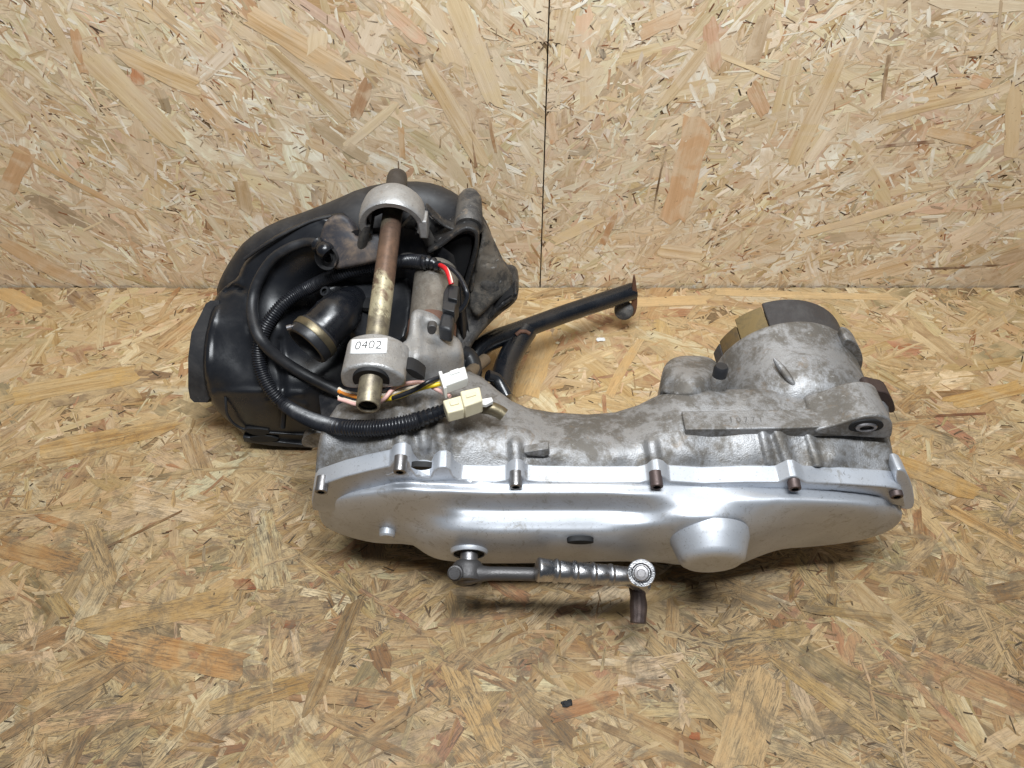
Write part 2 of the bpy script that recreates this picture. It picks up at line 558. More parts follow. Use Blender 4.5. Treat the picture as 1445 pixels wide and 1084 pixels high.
M['cast'] = mat_cast('dirty_cast_aluminium', (0.33, 0.33, 0.335, 1), (0.150, 0.136, 0.118, 1), 0.95, scale=32)
M['cast_clean'] = mat_cast('cast_aluminium', (0.42, 0.42, 0.42, 1), (0.30, 0.285, 0.27, 1), 0.65, 0.42)
M['cast_dark'] = mat_cast('greasy_cast_aluminium', (0.115, 0.108, 0.10, 1), (0.035, 0.034, 0.036, 1), 0.95, 0.5, 0.3, 30)
M['cast_rib'] = mat_cast('oily_cast_aluminium', (0.045, 0.043, 0.042, 1), (0.016, 0.016, 0.018, 1), 0.95, 0.42, 0.3, 40)
M['shade_fill'] = mat_plain('black_shade_fill', (0.018, 0.019, 0.023, 1), 0.38, 0.2, 0.35, (0.12, 0.11, 0.10, 1), 70, 0.6)
M['paint'] = mat_paint('silver_paint')
M['plastic'] = mat_plain('black_plastic', (0.017, 0.018, 0.021, 1), 0.36, 0, 0.10, (0.10, 0.095, 0.09, 1), 30)
M['plastic_gloss'] = mat_plain('glossy_black_plastic', (0.008, 0.009, 0.012, 1), 0.24, 0, 0.12, (0.07, 0.068, 0.066, 1), 34, 0.08, 0.55)
M['plastic_box'] = mat_plain('air_box_plastic', (0.012, 0.013, 0.016, 1), 0.30, 0, 0.10, (0.06, 0.058, 0.056, 1), 34, 0.1, 0.5)
M['plastic_dull'] = mat_plain('dusty_black_plastic', (0.018, 0.018, 0.020, 1), 0.5, 0, 0.30, (0.12, 0.11, 0.10, 1), 26)
M['plastic_mud'] = mat_plain('muddy_black_plastic', (0.035, 0.035, 0.042, 1), 0.5, 0, 0.9, (0.24, 0.17, 0.115, 1), 28)
M['rubber'] = mat_plain('black_rubber', (0.016, 0.017, 0.020, 1), 0.42, 0, 0.14, (0.13, 0.12, 0.12, 1), 50)
M['hole'] = mat_plain('cavity_shade_tar_rubber', (0.006, 0.006, 0.007, 1), 0.7, 0, 0.0)  # near-black, paints in the shade of holes and recesses; also tar and rubber
M['stand'] = mat_plain('black_enamel', (0.008, 0.010, 0.014, 1), 0.24, 0, 0.05, (0.10, 0.075, 0.06, 1), 45, 0.12, 0.8)
M['rust'] = mat_plain('rusty_steel', (0.17, 0.085, 0.055, 1), 0.62, 0.3, 0.6, (0.07, 0.055, 0.05, 1), 60, 0.5)
M['rust_dark'] = mat_plain('dark_rusty_steel', (0.055, 0.035, 0.03, 1), 0.6, 0.2, 0.5, (0.03, 0.025, 0.025, 1), 60, 0.5)
M['steel'] = mat_plain('worn_steel', (0.34, 0.33, 0.34, 1), 0.36, 0.9, 0.5, (0.17, 0.15, 0.14, 1), 60, 0.3)
M['steel_dark'] = mat_plain('dark_steel', (0.105, 0.10, 0.10, 1), 0.42, 0.6, 0.5, (0.05, 0.05, 0.05, 1), 60, 0.45)
M['bolt'] = mat_plain('bolt_steel', (0.26, 0.25, 0.25, 1), 0.34, 0.85, 0.5, (0.12, 0.10, 0.09, 1), 90, 0.2)
M['bolt_rust'] = mat_plain('rusty_bolt_steel', (0.115, 0.085, 0.08, 1), 0.45, 0.6, 0.5, (0.09, 0.06, 0.05, 1), 90, 0.2)
M['chrome'] = mat_plain('worn_chrome', (0.52, 0.52, 0.53, 1), 0.22, 1.0, 0.55, (0.20, 0.17, 0.15, 1), 90, 0.3)
M['brass'] = mat_plain('passivated_steel_band', (0.19, 0.16, 0.105, 1), 0.34, 0.8, 0.6, (0.20, 0.17, 0.11, 1), 70, 0.2)
M['brown'] = mat_plain('brown_fibre', (0.20, 0.145, 0.065, 1), 0.42, 0.2, 1.0, (0.09, 0.07, 0.04, 1), 60, 0.4)
M['brown_dark'] = mat_plain('dirty_brown_fibre', (0.13, 0.085, 0.035, 1), 0.5, 0.1, 1.0, (0.05, 0.04, 0.03, 1), 80, 0.4)
M['ring'] = mat_plain('dark_grey_ring', (0.045, 0.042, 0.044, 1), 0.5, 0.1, 0.5, (0.10, 0.095, 0.09, 1), 60, 0.3)
M['nylon_white'] = mat_plain('white_nylon', (0.70, 0.70, 0.68, 1), 0.4, 0, 0.12, (0.5, 0.48, 0.42, 1), 60, 0.05)
M['nylon_cream'] = mat_plain('yellowed_nylon', (0.68, 0.62, 0.44, 1), 0.4, 0, 0.25, (0.45, 0.38, 0.24, 1), 70, 0.05)
M['conduit'] = mat_plain('ribbed_black_conduit', (0.014, 0.015, 0.019, 1), 0.30, 0, 0.08, (0.13, 0.12, 0.12, 1), 50)
M['wire_black'] = mat_plain('black_wire', (0.015, 0.016, 0.02, 1), 0.3)
for nm, c in (('red', (0.62, 0.02, 0.025, 1)), ('yellow', (0.80, 0.58, 0.02, 1)), ('orange', (0.78, 0.26, 0.03, 1)),
              ('pink', (0.80, 0.48, 0.42, 1)), ('cream', (0.76, 0.68, 0.56, 1))):
    M['wire_' + nm] = mat_plain(nm + '_wire', c, 0.38)
M['sticker'] = mat_plain('white_paper', (0.86, 0.86, 0.85, 1), 0.6, 0, 0.0, bump=0)
M['ink'] = mat_plain('black_ink', (0.04, 0.04, 0.045, 1), 0.6, bump=0)
M['foot'] = mat_plain('tarnished_pedal_steel', (0.085, 0.062, 0.056, 1), 0.38, 0.5, 0.7, (0.14, 0.10, 0.085, 1), 90, 0.5)
M['stamp'] = mat_plain('stamped_metal', (0.15, 0.145, 0.14, 1), 0.5, 0.5, bump=0)
M['chalk'] = mat_plain('white_paint_chip', (0.8, 0.8, 0.78, 1), 0.7, bump=0)


def mat_tube():
    """Steel tube: brown rust in the middle, yellow passivation left at the ends."""
    m = NT('rusted_passivated_tube')
    ob = m.coord('Object')
    n = m.noise(ob, 34, 6, 0.7, 0.8)
    sp = m.n('ShaderNodeSeparateXYZ')
    m.l(ob, sp.inputs[0])
    y = m.math('ADD', sp.outputs[1], m.math('MULTIPLY', m.math('SUBTRACT', n, 0.5), 0.12))
    rust = m.math('MULTIPLY', m.step(y, 0.468, 0.490), m.step(y, 0.550, 0.530))
    n2 = m.noise(ob, 120, 5, 0.7, 0.5)
    gold = m.mix(m.step(n2, 0.4, 0.62), (0.29, 0.25, 0.17, 1), (0.16, 0.135, 0.10, 1))
    pale = m.math('MULTIPLY', m.step(y, 0.446, 0.453), m.step(y, 0.482, 0.475))
    gold = m.mix(m.math('MULTIPLY', pale, m.step(n2, 0.35, 0.5, 0.4, 1)), gold, (0.52, 0.47, 0.32, 1))
    brown = m.mix(m.step(n2, 0.4, 0.62), (0.20, 0.125, 0.088, 1), (0.145, 0.095, 0.070, 1))
    c = m.mix(rust, gold, brown)
    c = m.mix(m.step(m.noise(ob, 300, 3, 0.6), 0.62, 0.7, 0, 0.6), c, (0.07, 0.055, 0.045, 1))
    m.bump(n2, 0.3, 0.0004)
    return m.set(base=c, rough=0.42, metal=0.55)


M['tube'] = mat_tube()

# ================================================================ geometry helpers for the engine
ENGINE = bpy.data.objects.new('scooter_engine', None)
COL.objects.link(ENGINE)
ENGINE.location = (0.06, 0.42, 0.0)
tag(ENGINE, 'used scooter engine with silver belt cover and black air box lying on the bench', 'engine')


def add(name, me, mat, parent=ENGINE, angle=35, label=None):
    """me is in world coordinates; the object's own frame stays the world's."""
    if angle is not None:
        smooth(me, angle)
    o = bpy.data.objects.new(name, me)
    COL.objects.link(o)
    me.materials.append(mat)
    o.parent = parent
    off = Vector((0, 0, 0))
    p = parent
    while p is not None:
        off += Vector(p.location)
        p = p.parent
    o.location = -off
    if label:
        o['label'] = label
    return o


def bevel(o, w, seg=2, ang=35):
    b = o.modifiers.new('bevel', 'BEVEL')
    b.width = w
    b.segments = seg
    b.limit_method = 'ANGLE'
    b.angle_limit = math.radians(ang)
    b.harden_normals = False
    return o


def new_mesh(name, verts, faces):
    me = bpy.data.meshes.new(name)
    me.from_pydata([tuple(v) for v in verts], [], faces)
    bm = bmesh.new()
    bm.from_mesh(me)
    bmesh.ops.recalc_face_normals(bm, faces=bm.faces)
    bm.to_mesh(me)
    bm.free()
    return me


def rounded(poly, r=0.0, n=3, rad=None):
    """Chaikin smoothing of a closed pixel polygon."""
    for _ in range(n):
        q = []
        for i in range(len(poly)):
            a, b = poly[i], poly[(i + 1) % len(poly)]
            q.append((a[0] * .75 + b[0] * .25, a[1] * .75 + b[1] * .25))
            q.append((a[0] * .25 + b[0] * .75, a[1] * .25 + b[1] * .75))
        poly = q
    return poly


def extrude(name, pts, vec, mat, bev=0.0015, parent=ENGINE, seg=2, angle=35, label=None, holes=()):
    """Closed prism: front outline pts (3-D), swept by vec."""
    vec = Vector(vec)
    n = len(pts)
    vs = [Vector(p) for p in pts] + [Vector(p) + vec for p in pts]
    fs = [tuple(range(n)), tuple(range(n, 2 * n))[::-1]] + [(i, (i + 1) % n, n + (i + 1) % n, n + i) for i in range(n)]
    o = add(name, new_mesh(name, vs, fs), mat, parent, angle, label)
    if bev:
        bevel(o, bev, seg)
    return o


def yslab(name, poly, y, depth, mat, bev=0.0015, **k):
    return extrude(name, [Py(u, v, y) for u, v in poly], (0, depth, 0), mat, bev, **k)


def zslab(name, poly, z, drop, mat, bev=0.0015, **k):
    return extrude(name, [Pz(u, v, z) for u, v in poly], (0, 0, -drop), mat, bev, **k)


def frame_of(axis):
    a = Vector(axis).normalized()
    h = Vector((0, 0, 1)) if abs(a.z) < 0.9 else Vector((0, 1, 0))
    x = h.cross(a).normalized()
    y = a.cross(x)
    return x, y, a


def lathe(name, origin, axis, prof, mat, n=40, parent=ENGINE, angle=35, label=None, flat=1.0, arc=None):
    """prof: (radius, distance along the axis) from one end to the other; closed at radius 0."""
    x, y, a = frame_of(axis)
    o = Vector(origin)
    vs, fs, rings = [], [], []
    for r, d in prof:
        if r < 1e-6:
            rings.append([len(vs)])
            vs.append(o + a * d)
        else:
            rings.append(list(range(len(vs), len(vs) + n)))
            for i in range(n):
                t = 2 * math.pi * i / n if arc is None else math.radians(arc[0] + (arc[1] - arc[0]) * i / (n - 1))
                vs.append(o + a * d + x * (r * math.cos(t)) + y * (r * flat * math.sin(t)))
    for p, q in zip(rings, rings[1:]):
        for i in range(n if arc is None else n - 1):
            j = (i + 1) % n
            if len(p) == 1 and len(q) == 1:
                continue
            if len(p) == 1:
                fs.append((p[0], q[i], q[j]))
            elif len(q) == 1:
                fs.append((p[i], q[0], p[j]))
            else:
                fs.append((p[i], q[i], q[j], p[j]))
    return add(name, new_mesh(name, vs, fs), mat, parent, angle, label)


def spline(pts, per=10):
    pts = [Vector(p) for p in pts]
    out = []
    P = [pts[0] * 2 - pts[1]] + pts + [pts[-1] * 2 - pts[-2]]
    for i in range(1, len(P) - 2):
        a, b, c, d = P[i - 1], P[i], P[i + 1], P[i + 2]
        for k in range(per):
            t = k / per
            out.append(0.5 * ((2 * b) + (c - a) * t + (2 * a - 5 * b + 4 * c - d) * t * t + (3 * b - a - 3 * c + d) * t ** 3))
    out.append(pts[-1])
    return out


def resample(path, step):
    out, acc = [path[0]], 0.0
    for a, b in zip(path, path[1:]):
        L = (b - a).length
        while acc + L >= step and L > 1e-9:
            t = (step - acc) / L
            a = a.lerp(b, t)
            out.append(a)
            L = (b - a).length
            acc = 0.0
        acc += L
    return out


def tube(name, path, radius, mat, n=12, parent=ENGINE, caps=True, angle=50, label=None):
    """radius: number or function of (index, count)."""
    path = [Vector(p) for p in path]
    N = len(path)
    vs, fs = [], []
    tprev = None
    x = None
    for i, p in enumerate(path):
        t = (path[min(i + 1, N - 1)] - path[max(i - 1, 0)]).normalized()
        if x is None:
            x = frame_of(t)[0]
        else:
            x = (x - t * x.dot(t)).normalized()
        y = t.cross(x)
        r = radius(i, N) if callable(radius) else radius
        for k in range(n):
            a = 2 * math.pi * k / n
            vs.append(p + x * (r * math.cos(a)) + y * (r * math.sin(a)))
    for i in range(N - 1):
        for k in range(n):
            j = (k + 1) % n
            fs.append((i * n + k, i * n + j, (i + 1) * n + j, (i + 1) * n + k))
    if caps:
        fs.append(tuple(range(n))[::-1])
        fs.append(tuple(range((N - 1) * n, N * n)))
    return add(name, new_mesh(name, vs, fs), mat, parent, angle, label)


def depth_t(u, v, kind, val):
    r = ray(u, v)
    return (val - CAM_H) / r[2] if kind == 'z' else val / r[1]


def relief(name, poly, ctrl, mat, skirt=(0, 0.004, -0.03), step=4.0, edge=0.0, edge_px=7.0, bumps=(), parent=ENGINE, label=None,
           lam=0.0, angle=60, tfun=None, crisp=None):
    """A cast or moulded body: its visible skin runs through the control points (each measured as a height 'z' or a distance 'y'),
    bounded by the outline, and its sides are swept by `skirt`, so it is a closed solid."""
    pc = np.array([(u, v) for u, v, _, _ in ctrl], float) / 100.0
    tc = np.array([depth_t(*c) for c in ctrl])

    def phi(d2):
        return np.where(d2 > 1e-12, 0.5 * d2 * np.log(np.maximum(d2, 1e-12)), 0.0)
    n = len(pc)
    K = phi(((pc[:, None] - pc[None]) ** 2).sum(-1)) + lam * np.eye(n)
    A = np.zeros((n + 3, n + 3))
    A[:n, :n] = K
    A[:n, n] = 1
    A[:n, n + 1:] = pc
    A[n, :n] = 1
    A[n + 1:, :n] = pc.T
    w = np.linalg.lstsq(A, np.concatenate([tc, np.zeros(3)]), rcond=None)[0]

    # outline, evenly sampled
    out = []
    for i in range(len(poly)):
        a, b = Vector(poly[i]), Vector(poly[(i + 1) % len(poly)])
        k = max(1, int(round((b - a).length / step)))
        for j in range(k):
            out.append(a.lerp(b, j / k))
    nb = len(out)
    bo = np.array([(p.x, p.y) for p in out])
    us, vs_ = np.arange(bo[:, 0].min(), bo[:, 0].max(), step), np.arange(bo[:, 1].min(), bo[:, 1].max(), step)
    gx, gy = np.meshgrid(us, vs_)
    g = np.stack([gx.ravel(), gy.ravel()], 1)
    a, b = bo, np.roll(bo, -1, 0)
    # inside test and distance
    ins = np.zeros(len(g), bool)
    dist = np.full(len(g), 1e9)
    for i in range(nb):
        (x1, y1), (x2, y2) = a[i], b[i]
        c = ((y1 > g[:, 1]) != (y2 > g[:, 1])) & (g[:, 0] < (x2 - x1) * (g[:, 1] - y1) / (y2 - y1 + 1e-12) + x1)
        ins ^= c
        e = b[i] - a[i]
        tt = np.clip(((g - a[i]) @ e) / (e @ e + 1e-12), 0, 1)
        dist = np.minimum(dist, np.linalg.norm(g - (a[i] + tt[:, None] * e), axis=1))
    keep = ins & (dist > step * 0.45)
    pts = np.concatenate([bo, g[keep]])
    dd = np.concatenate([np.zeros(nb), dist[keep]])
    verts, edges, faces, *_ = delaunay_2d_cdt([Vector(p) for p in pts], [], [list(range(nb))], 1, 1e-6)
    V = np.array([tuple(p) for p in verts])
    if len(V) != len(pts):
        dd = np.array([np.min(np.linalg.norm(bo - p, axis=1)) for p in V])
    q = V / 100.0
    t = phi(((q[:, None] - pc[None]) ** 2).sum(-1)) @ w[:n] + w[n] + q @ w[n + 1:]
    if tfun is not None:
        t = tfun(V)
    lift = np.zeros(len(V))
    for bp in bumps:
        pts_b, wpx, h = bp[0], bp[1], bp[2]
        sharp = bp[3] if len(bp) > 3 else 2.0
        d = np.full(len(V), 1e9)
        if len(pts_b) == 1:
            d = np.linalg.norm(V - np.array(pts_b[0]), axis=1)
        for p0, p1 in zip(pts_b, pts_b[1:]):
            p0, p1 = np.array(p0, float), np.array(p1, float)
            e = p1 - p0
            tt = np.clip(((V - p0) @ e) / (e @ e + 1e-9), 0, 1)
            d = np.minimum(d, np.linalg.norm(V - (p0 + tt[:, None] * e), axis=1))
        lift += h * np.exp(-(d / wpx) ** sharp)
    if edge:
        x = np.clip(1 - dd / edge_px, 0, 1)
        if crisp is not None:                    # no rounding along this line
            dl = np.full(len(V), 1e9)
            for p0, p1 in zip(crisp, crisp[1:]):
                p0, p1 = np.array(p0, float), np.array(p1, float)
                e = p1 - p0
                tt = np.clip(((V - p0) @ e) / (e @ e + 1e-9), 0, 1)
                dl = np.minimum(dl, np.linalg.norm(V - (p0 + tt[:, None] * e), axis=1))
            x = x * np.clip((dl - 5) / 8, 0, 1)
        lift -= edge * (1 - np.sqrt(np.maximum(0, 1 - x * x)))
    t = t - lift                                 # towards the viewer = proud
    P = [Pt(V[i][0], V[i][1], t[i]) for i in range(len(V))]
    fs = [tuple(f) for f in faces]
    # skirt round the rim (edges used once)
    cnt = {}
    for f in fs:
        for i in range(len(f)):
            e = (f[i], f[(i + 1) % len(f)])
            cnt[tuple(sorted(e))] = cnt.get(tuple(sorted(e)), []) + [e]
    sk = Vector(skirt)
    low = {}
    allv = list(P)
    for k, e in cnt.items():
        if len(e) == 1:
            i, j = e[0]
            for x in (i, j):
                if x not in low:
                    low[x] = len(allv)
                    pz = P[x] + sk
                    allv.append(Vector((pz.x, pz.y, max(pz.z, 0.0015))))
            fs.append((j, i, low[i], low[j]))
    me = new_mesh(name, allv, fs)
    return add(name, me, mat, parent, angle, label)


def part_empty(name, loc):
    o = bpy.data.objects.new(name, None)
    COL.objects.link(o)
    o.parent = ENGINE
    o.location = Vector(loc) - Vector(ENGINE.location)
    return o


def text_mesh(body, size, mat, corners, lift, name, parent, offset=0.0, sx=1.0):
    """Flat print laid on the quad given by its lower-left, lower-right and upper-left corners."""
    cu = bpy.data.curves.new(name, 'FONT')
    cu.body = body
    cu.size = 1.0
    cu.offset = offset
    cu.align_x, cu.align_y = 'CENTER', 'CENTER'
    ob = bpy.data.objects.new(name, cu)
    COL.objects.link(ob)
    dg = bpy.context.evaluated_depsgraph_get()
    me = bpy.data.meshes.new_from_object(ob.evaluated_get(dg))
    bpy.data.objects.remove(ob)
    ll, lr, ul = map(Vector, corners)
    ex, ey = (lr - ll), (ul - ll)
    cx = ll + ex * 0.5 + ey * 0.5
    n = ex.cross(ey).normalized()
    ex.normalize()
    ey = n.cross(ex)
    for v in me.vertices:
        v.co = cx + ex * (v.co.x * size * sx) + ey * (v.co.y * size) + n * lift
    me.materials.clear()
    return add(name, me, mat, parent, None)

# ================================================================ the engine's own axis (it leans a little towards the viewer)
TL = math.radians(13)
AX = Vector((0, -math.cos(TL), -math.sin(TL)))          # out of the belt cover
DX = Vector((0, math.cos(math.radians(10)), math.sin(math.radians(10))))   # along the mounting tube, away
O_C = Vector((0, 0.3445, 0.137))                        # a point of the cover's joint plane


def Ph(u, v, h):
    r = Vector(ray(u, v))
    c = Vector((0, 0, CAM_H))
    t = ((O_C - c).dot(AX) + h) / r.dot(AX)
    return c + r * t


_dt = depth_t


def depth_t(u, v, kind, val):
    if kind == 'h':
        r = Vector(ray(u, v))
        return ((O_C - Vector((0, 0, CAM_H))).dot(AX) + val) / r.dot(AX)
    return _dt(u, v, kind, val)


from mathutils.bvhtree import BVHTree


def bvh_of(objs):
    vs, fs = [], []
    for o in objs:
        k = len(vs)
        off = Vector(o.location)
        p = o.parent
        while p is not None:
            off += Vector(p.location)
            p = p.parent
        vs += [v.co + off for v in o.data.vertices]
        fs += [tuple(i + k for i in f.vertices) for f in o.data.polygons]
    return BVHTree.FromPolygons(vs, fs)


def hug(pts, tree, lift, smoothn=3, fallback=0.14):
    """Lay a path measured in the photograph on the bodies below it, `lift` metres proud."""
    flat = spline([Vector((u, v, 0)) for u, v in pts], 8)
    ts = []
    for p in flat:
        r = Vector(ray(p.x, p.y))
        L = r.length
        hit = tree.ray_cast(Vector((0, 0, CAM_H)), r / L)
        ts.append(hit[3] / L if hit[3] is not None else depth_t(p.x, p.y, 'z', fallback))
    ts = np.array(ts)
    n = len(ts)
    w = 5
    t2 = np.array([ts[max(0, i - w):i + w + 1].min() for i in range(n)])
    kk = np.ones(2 * w + 1) / (2 * w + 1)
    t2 = np.convolve(np.pad(t2, w, 'edge'), kk, 'valid')
    t2 = np.convolve(np.pad(t2, w, 'edge'), kk, 'valid')
    return [Pt(p.x, p.y, t2[i] - lift / Vector(ray(p.x, p.y)).length) for i, p in enumerate(flat)]


# ================================================================ crankcase
YF = 0.3575
flange_top = [(445, 698), (443, 683), (445, 668), (450, 661), (488, 648), (520, 640), (552, 633), (557, 626), (564, 623), (573, 623), (580, 628), (583, 638), (591, 648), (608, 651),
              (613, 640), (620, 635), (630, 634), (637, 638), (641, 648), (652, 655), (700, 656), (715, 654), (721, 648), (729, 645.5), (737, 648), (743, 654), (760, 656), (830, 657),
              (900, 657), (912, 654), (919, 648), (927, 646), (936, 649), (942, 655), (990, 658), (1050, 656), (1093, 656), (1104, 651), (1111, 647.5), (1119, 647.5), (1126, 652), (1133, 656),
              (1180, 658), (1240, 662), (1258, 664), (1266, 668), (1270, 680), (1271, 692)]
CX, CZ, CR = 0.236, 0.110, 0.0614
case_poly = [(447, 640), (452, 612), (462, 592), (476, 572), (500, 560), (560, 548), (600, 545), (640, 530), (662, 524),
             (680, 532), (700, 549), (722, 566), (745, 576), (780, 582), (830, 585), (868, 582), (900, 572), (922, 561), (934, 556), (952, 552), (1010, 550), (1060, 549), (1120, 549), (1180, 547), (1213, 546), (1225, 547), (1245, 556), (1254, 575), (1257, 600), (1256, 620), (1260, 640)] + [(u, v + 1.5) for u, v in flange_top[2:-3]][::-1]
ctrl = [(u, v, 'y', 0.3578) for u, v in [(448, 668), (490, 652), (525, 643), (556, 634), (600, 652), (645, 654), (680, 657), (730, 656), (780, 658), (830, 658), (880, 658), (925, 657), (980, 659), (1040, 658), (1085, 658), (1130, 657), (1190, 660), (1258, 666)]]
ctrl += [(u, v, 'z', .143) for u, v in [(480, 640), (680, 640), (780, 642), (870, 642), (980, 643), (1060, 643), (1180, 645)]]
ctrl += [(830, 620, 'z', .144), (830, 600, 'z', .142), (780, 586, 'z', .134), (830, 588, 'z', .133), (870, 586, 'z', .134), (730, 600, 'z', .148), (715, 570, 'z', .142), (680, 545, 'z', .142),
         (925, 610, 'z', .149), (925, 570, 'z', .145), (965, 575, 'z', .154), (1050, 572, 'z', .156), (1140, 572, 'z', .156), (1000, 610, 'z', .149), (1110, 620, 'z', .148), (1200, 625, 'z', .1435), (1240, 618, 'z', .1425), (1160, 618, 'z', .146),
         (1252, 600, 'z', .1425), (1235, 565, 'z', .152), (460, 625, 'z', .148), (520, 600, 'z', .160), (600, 600, 'z', .160), (650, 560, 'z', .158), (480, 580, 'z', .156), (560, 560, 'z', .162), (650, 610, 'z', .153), (600, 550, 'z', .163)]
ctrl += [(960, 556, 'z', .1535), (1040, 554, 'z', .1545), (1120, 553, 'z', .155), (1200, 551, 'z', .153)]
crankcase = relief('crankcase', case_poly, ctrl, M['cast'], skirt=(0, 0.062, -0.085), step=3.0, edge=0.006, edge_px=7, lam=0.0008, crisp=flange_top, bumps=[
    ([(727, 626), (729, 675)], 8.5, 0.0042, 4), ([(919, 626), (928, 675)], 9, 0.0042, 4), ([(1097, 606), (1119, 670)], 8.5, 0.0045, 4),
    ([(1077, 610), (1086, 652)], 6.5, 0.0035, 4), ([(1142, 614), (1154, 655)], 6.5, 0.0035, 4), ([(560, 565), (569, 628)], 10, 0.0045, 4), ([(594, 565), (600, 630)], 8, 0.004, 4),
    ([(618, 570), (626, 640)], 10, 0.0045, 4), ([(690, 606), (700, 585)], 12, -0.001), ([(950, 620), (935, 590)], 12, -0.0012)])
BODY = [crankcase]

# plain lower half of the crankcase, resting on the bench
lower = extrude('lower_case', [(-0.10, .400, .08), (-.02, .400, .082), (.18, .400, .082), (.215, .400, .075), (.18, .400, .035), (.08, .400, .008), (.03, .400, .0), (-.02, .400, .0), (-.07, .400, .02), (-.10, .400, .06)],
                (0, 0.05, 0), M['cast_dark'], 0.004)
extrude('added_shadow_belly', [(x, .352, z) for x, z in [(-.09, .085), (.225, .085), (.20, .055), (.15, .030), (.10, .014), (.02, .009), (-.02, .012), (-.06, .032), (-.085, .055)]], (0, .05, .004), M['shade_fill'], .004)  # dark belly added under the cover to deepen its shadow on the bench
throat = lathe('case_throat', (CX, 0.40, CZ), (0, 1, 0), [(0, 0), (.030, 0), (.046, .006), (.0545, .016), (.0580, .028), (.0598, .045), (CR - .0006, .078), (CR - .0002, .080), (CR - .0012, .0822), (CR - .006, .0830), (.045, .0830), (.043, .04), (0, .04)], M['cast'], 72, angle=50)
dome = relief('case_dome', rounded([(931, 562), (933, 530), (938, 515), (948, 506), (962, 502), (984, 502), (1001, 504), (1012, 512), (1020, 530), (1022, 562)], n=1),
              [(965, 507, 'z', .148), (950, 525, 'z', .156), (975, 530, 'z', .160), (940, 545, 'z', .150), (990, 515, 'z', .150), (1005, 530, 'z', .150), (980, 555, 'z', .156), (1015, 545, 'z', .140), (1016, 520, 'z', .134)],
              M['cast'], skirt=(0, .003, -.07), step=2.6, edge=.007, edge_px=9)
BODY += [throat, dome]
RT = bvh_of([throat, dome])
rib_path = hug([(1092, 506), (1108, 527), (1124, 549)], RT, -.0022)
tube('casting_ridge', resample(rib_path, .002), lambda i, n: .0030 * math.sin(math.pi * (i + .5) / n) ** .5, M['cast'], 16)

# ring and fibre seal seen beyond the case throat
def sector(name, r0, r1, y0, y1, a0, a1, mat, n=28, parent=ENGINE):
    vs, fs = [], []
    for i in range(n + 1):
        a = math.radians(a0 + (a1 - a0) * i / n)
        for r, y in ((r0, y0), (r1, y0), (r1, y1), (r0, y1)):
            vs.append((CX + r * math.cos(a), y, CZ + r * math.sin(a)))
    for i in range(n):
        for k in range(4):
            j = (k + 1) % 4
            fs.append((i * 4 + k, i * 4 + j, (i + 1) * 4 + j, (i + 1) * 4 + k))
    fs += [(0, 1, 2, 3), tuple(n * 4 + k for k in (3, 2, 1, 0))]
    return bevel(add(name, new_mesh(name, vs, fs), mat, parent, 30), 0.0012)


drum = sector('brake_drum_ring', .044, .0590, .480, .5135, -60, 113, M['ring'])
sector('drum_ring_end', .050, .0585, .480, .500, 160, 172, M['ring'])
fs1 = sector('fibre_seal', .050, .0588, .480, .5095, 114.0, 138.0, M['brown'])
fs2 = sector('fibre_seal', .050, .0580, .480, .5025, 139.0, 160.0, M['brown_dark'])
yslab('case_ear', rounded([(1190, 478), (1204, 480), (1214, 492), (1219, 508), (1215, 524), (1208, 534), (1198, 532), (1190, 510)], n=2), .462, .016, M['cast'], .0015)

# small breather stud
sb = Py(1014, 536, .4265)
stud = lathe('breather_stud', sb, (0.02, 0.10, 1), [(.0075, -.008), (.0068, .002), (.0055, .004), (0, .004)], M['cast'], 24)
lathe('rubber_cap', sb + Vector((0, .0006, .003)), (0.02, 0.10, 1), [(.0056, 0), (.0056, .0085), (.0045, .0105), (0, .0108)], M['rubber'], 24, stud)

# number pad and mounting lug
pad = yslab('number_pad', [(967, 606), (1060, 605), (1130, 603.5), (1165, 602), (1180, 599.5), (1195, 595), (1210, 590.5), (1228, 587), (1240, 588), (1240, 616), (1200, 616), (1060, 617), (967, 617)], .3765, .0185, M['cast'], .0009)
text_mesh('1 0 7 7 1', .0078, M['stamp'], [Py(1028, 604.5, .3765), Py(1085, 604, .3765), Py(1027, 604.5, .3765) + Vector((0, .0165, 0))], .0003, 'stamped_number', pad, -0.02, .9)
lug = yslab('mounting_lug', rounded([(1150, 607), (1170, 602), (1187, 597.5), (1205, 590.5), (1228, 586), (1248, 587), (1260, 595), (1260, 612), (1256, 620), (1200, 616), (1150, 613)], n=2), .3750, .0350, M['cast'], .0014)
pc = Py(1222, 601.5, .3750)
lathe('lug_rubber', pc, (0, -1, -.10), [(0.0125, -.002), (.0125, .0005), (.0085, .0008), (.008, -.001)], M['hole'], 40, lug, flat=.62)
lathe('lug_bushing', pc, (0, -1, -.10), [(0.0078, -.002), (.0078, .0016), (.0070, .0022), (.0052, .0022), (.0050, -.001)], M['steel'], 40, lug, flat=.62)
lathe('painted_lug_hole', pc, (0, -1, -.10), [(0, .0006), (.0055, .0006), (.0055, -.002)], M['hole'], 30, lug, flat=.62)
yslab('side_clip', rounded([(1218, 556), (1226, 548), (1240, 552), (1253, 554), (1260, 564), (1264, 577), (1262, 583), (1254, 583), (1240, 575)], n=1), .411, .014, M['rust_dark'], .001)
yslab('cast_wedge', [(739, 639), (774, 633), (776, 641), (768, 645), (745, 643)], .3605, .007, M['cast'], .0006)
yslab('case_tail', rounded([(1262, 664), (1276, 662), (1284, 675), (1290, 695), (1291, 715), (1284, 720), (1268, 718)], n=1), .348, .016, M['paint'], .0012)
brk = yslab('cable_bracket', rounded([(424, 626), (430, 614), (448, 610), (460, 612), (460, 632), (432, 632)], n=1), .425, .004, M['cast'], .0006)
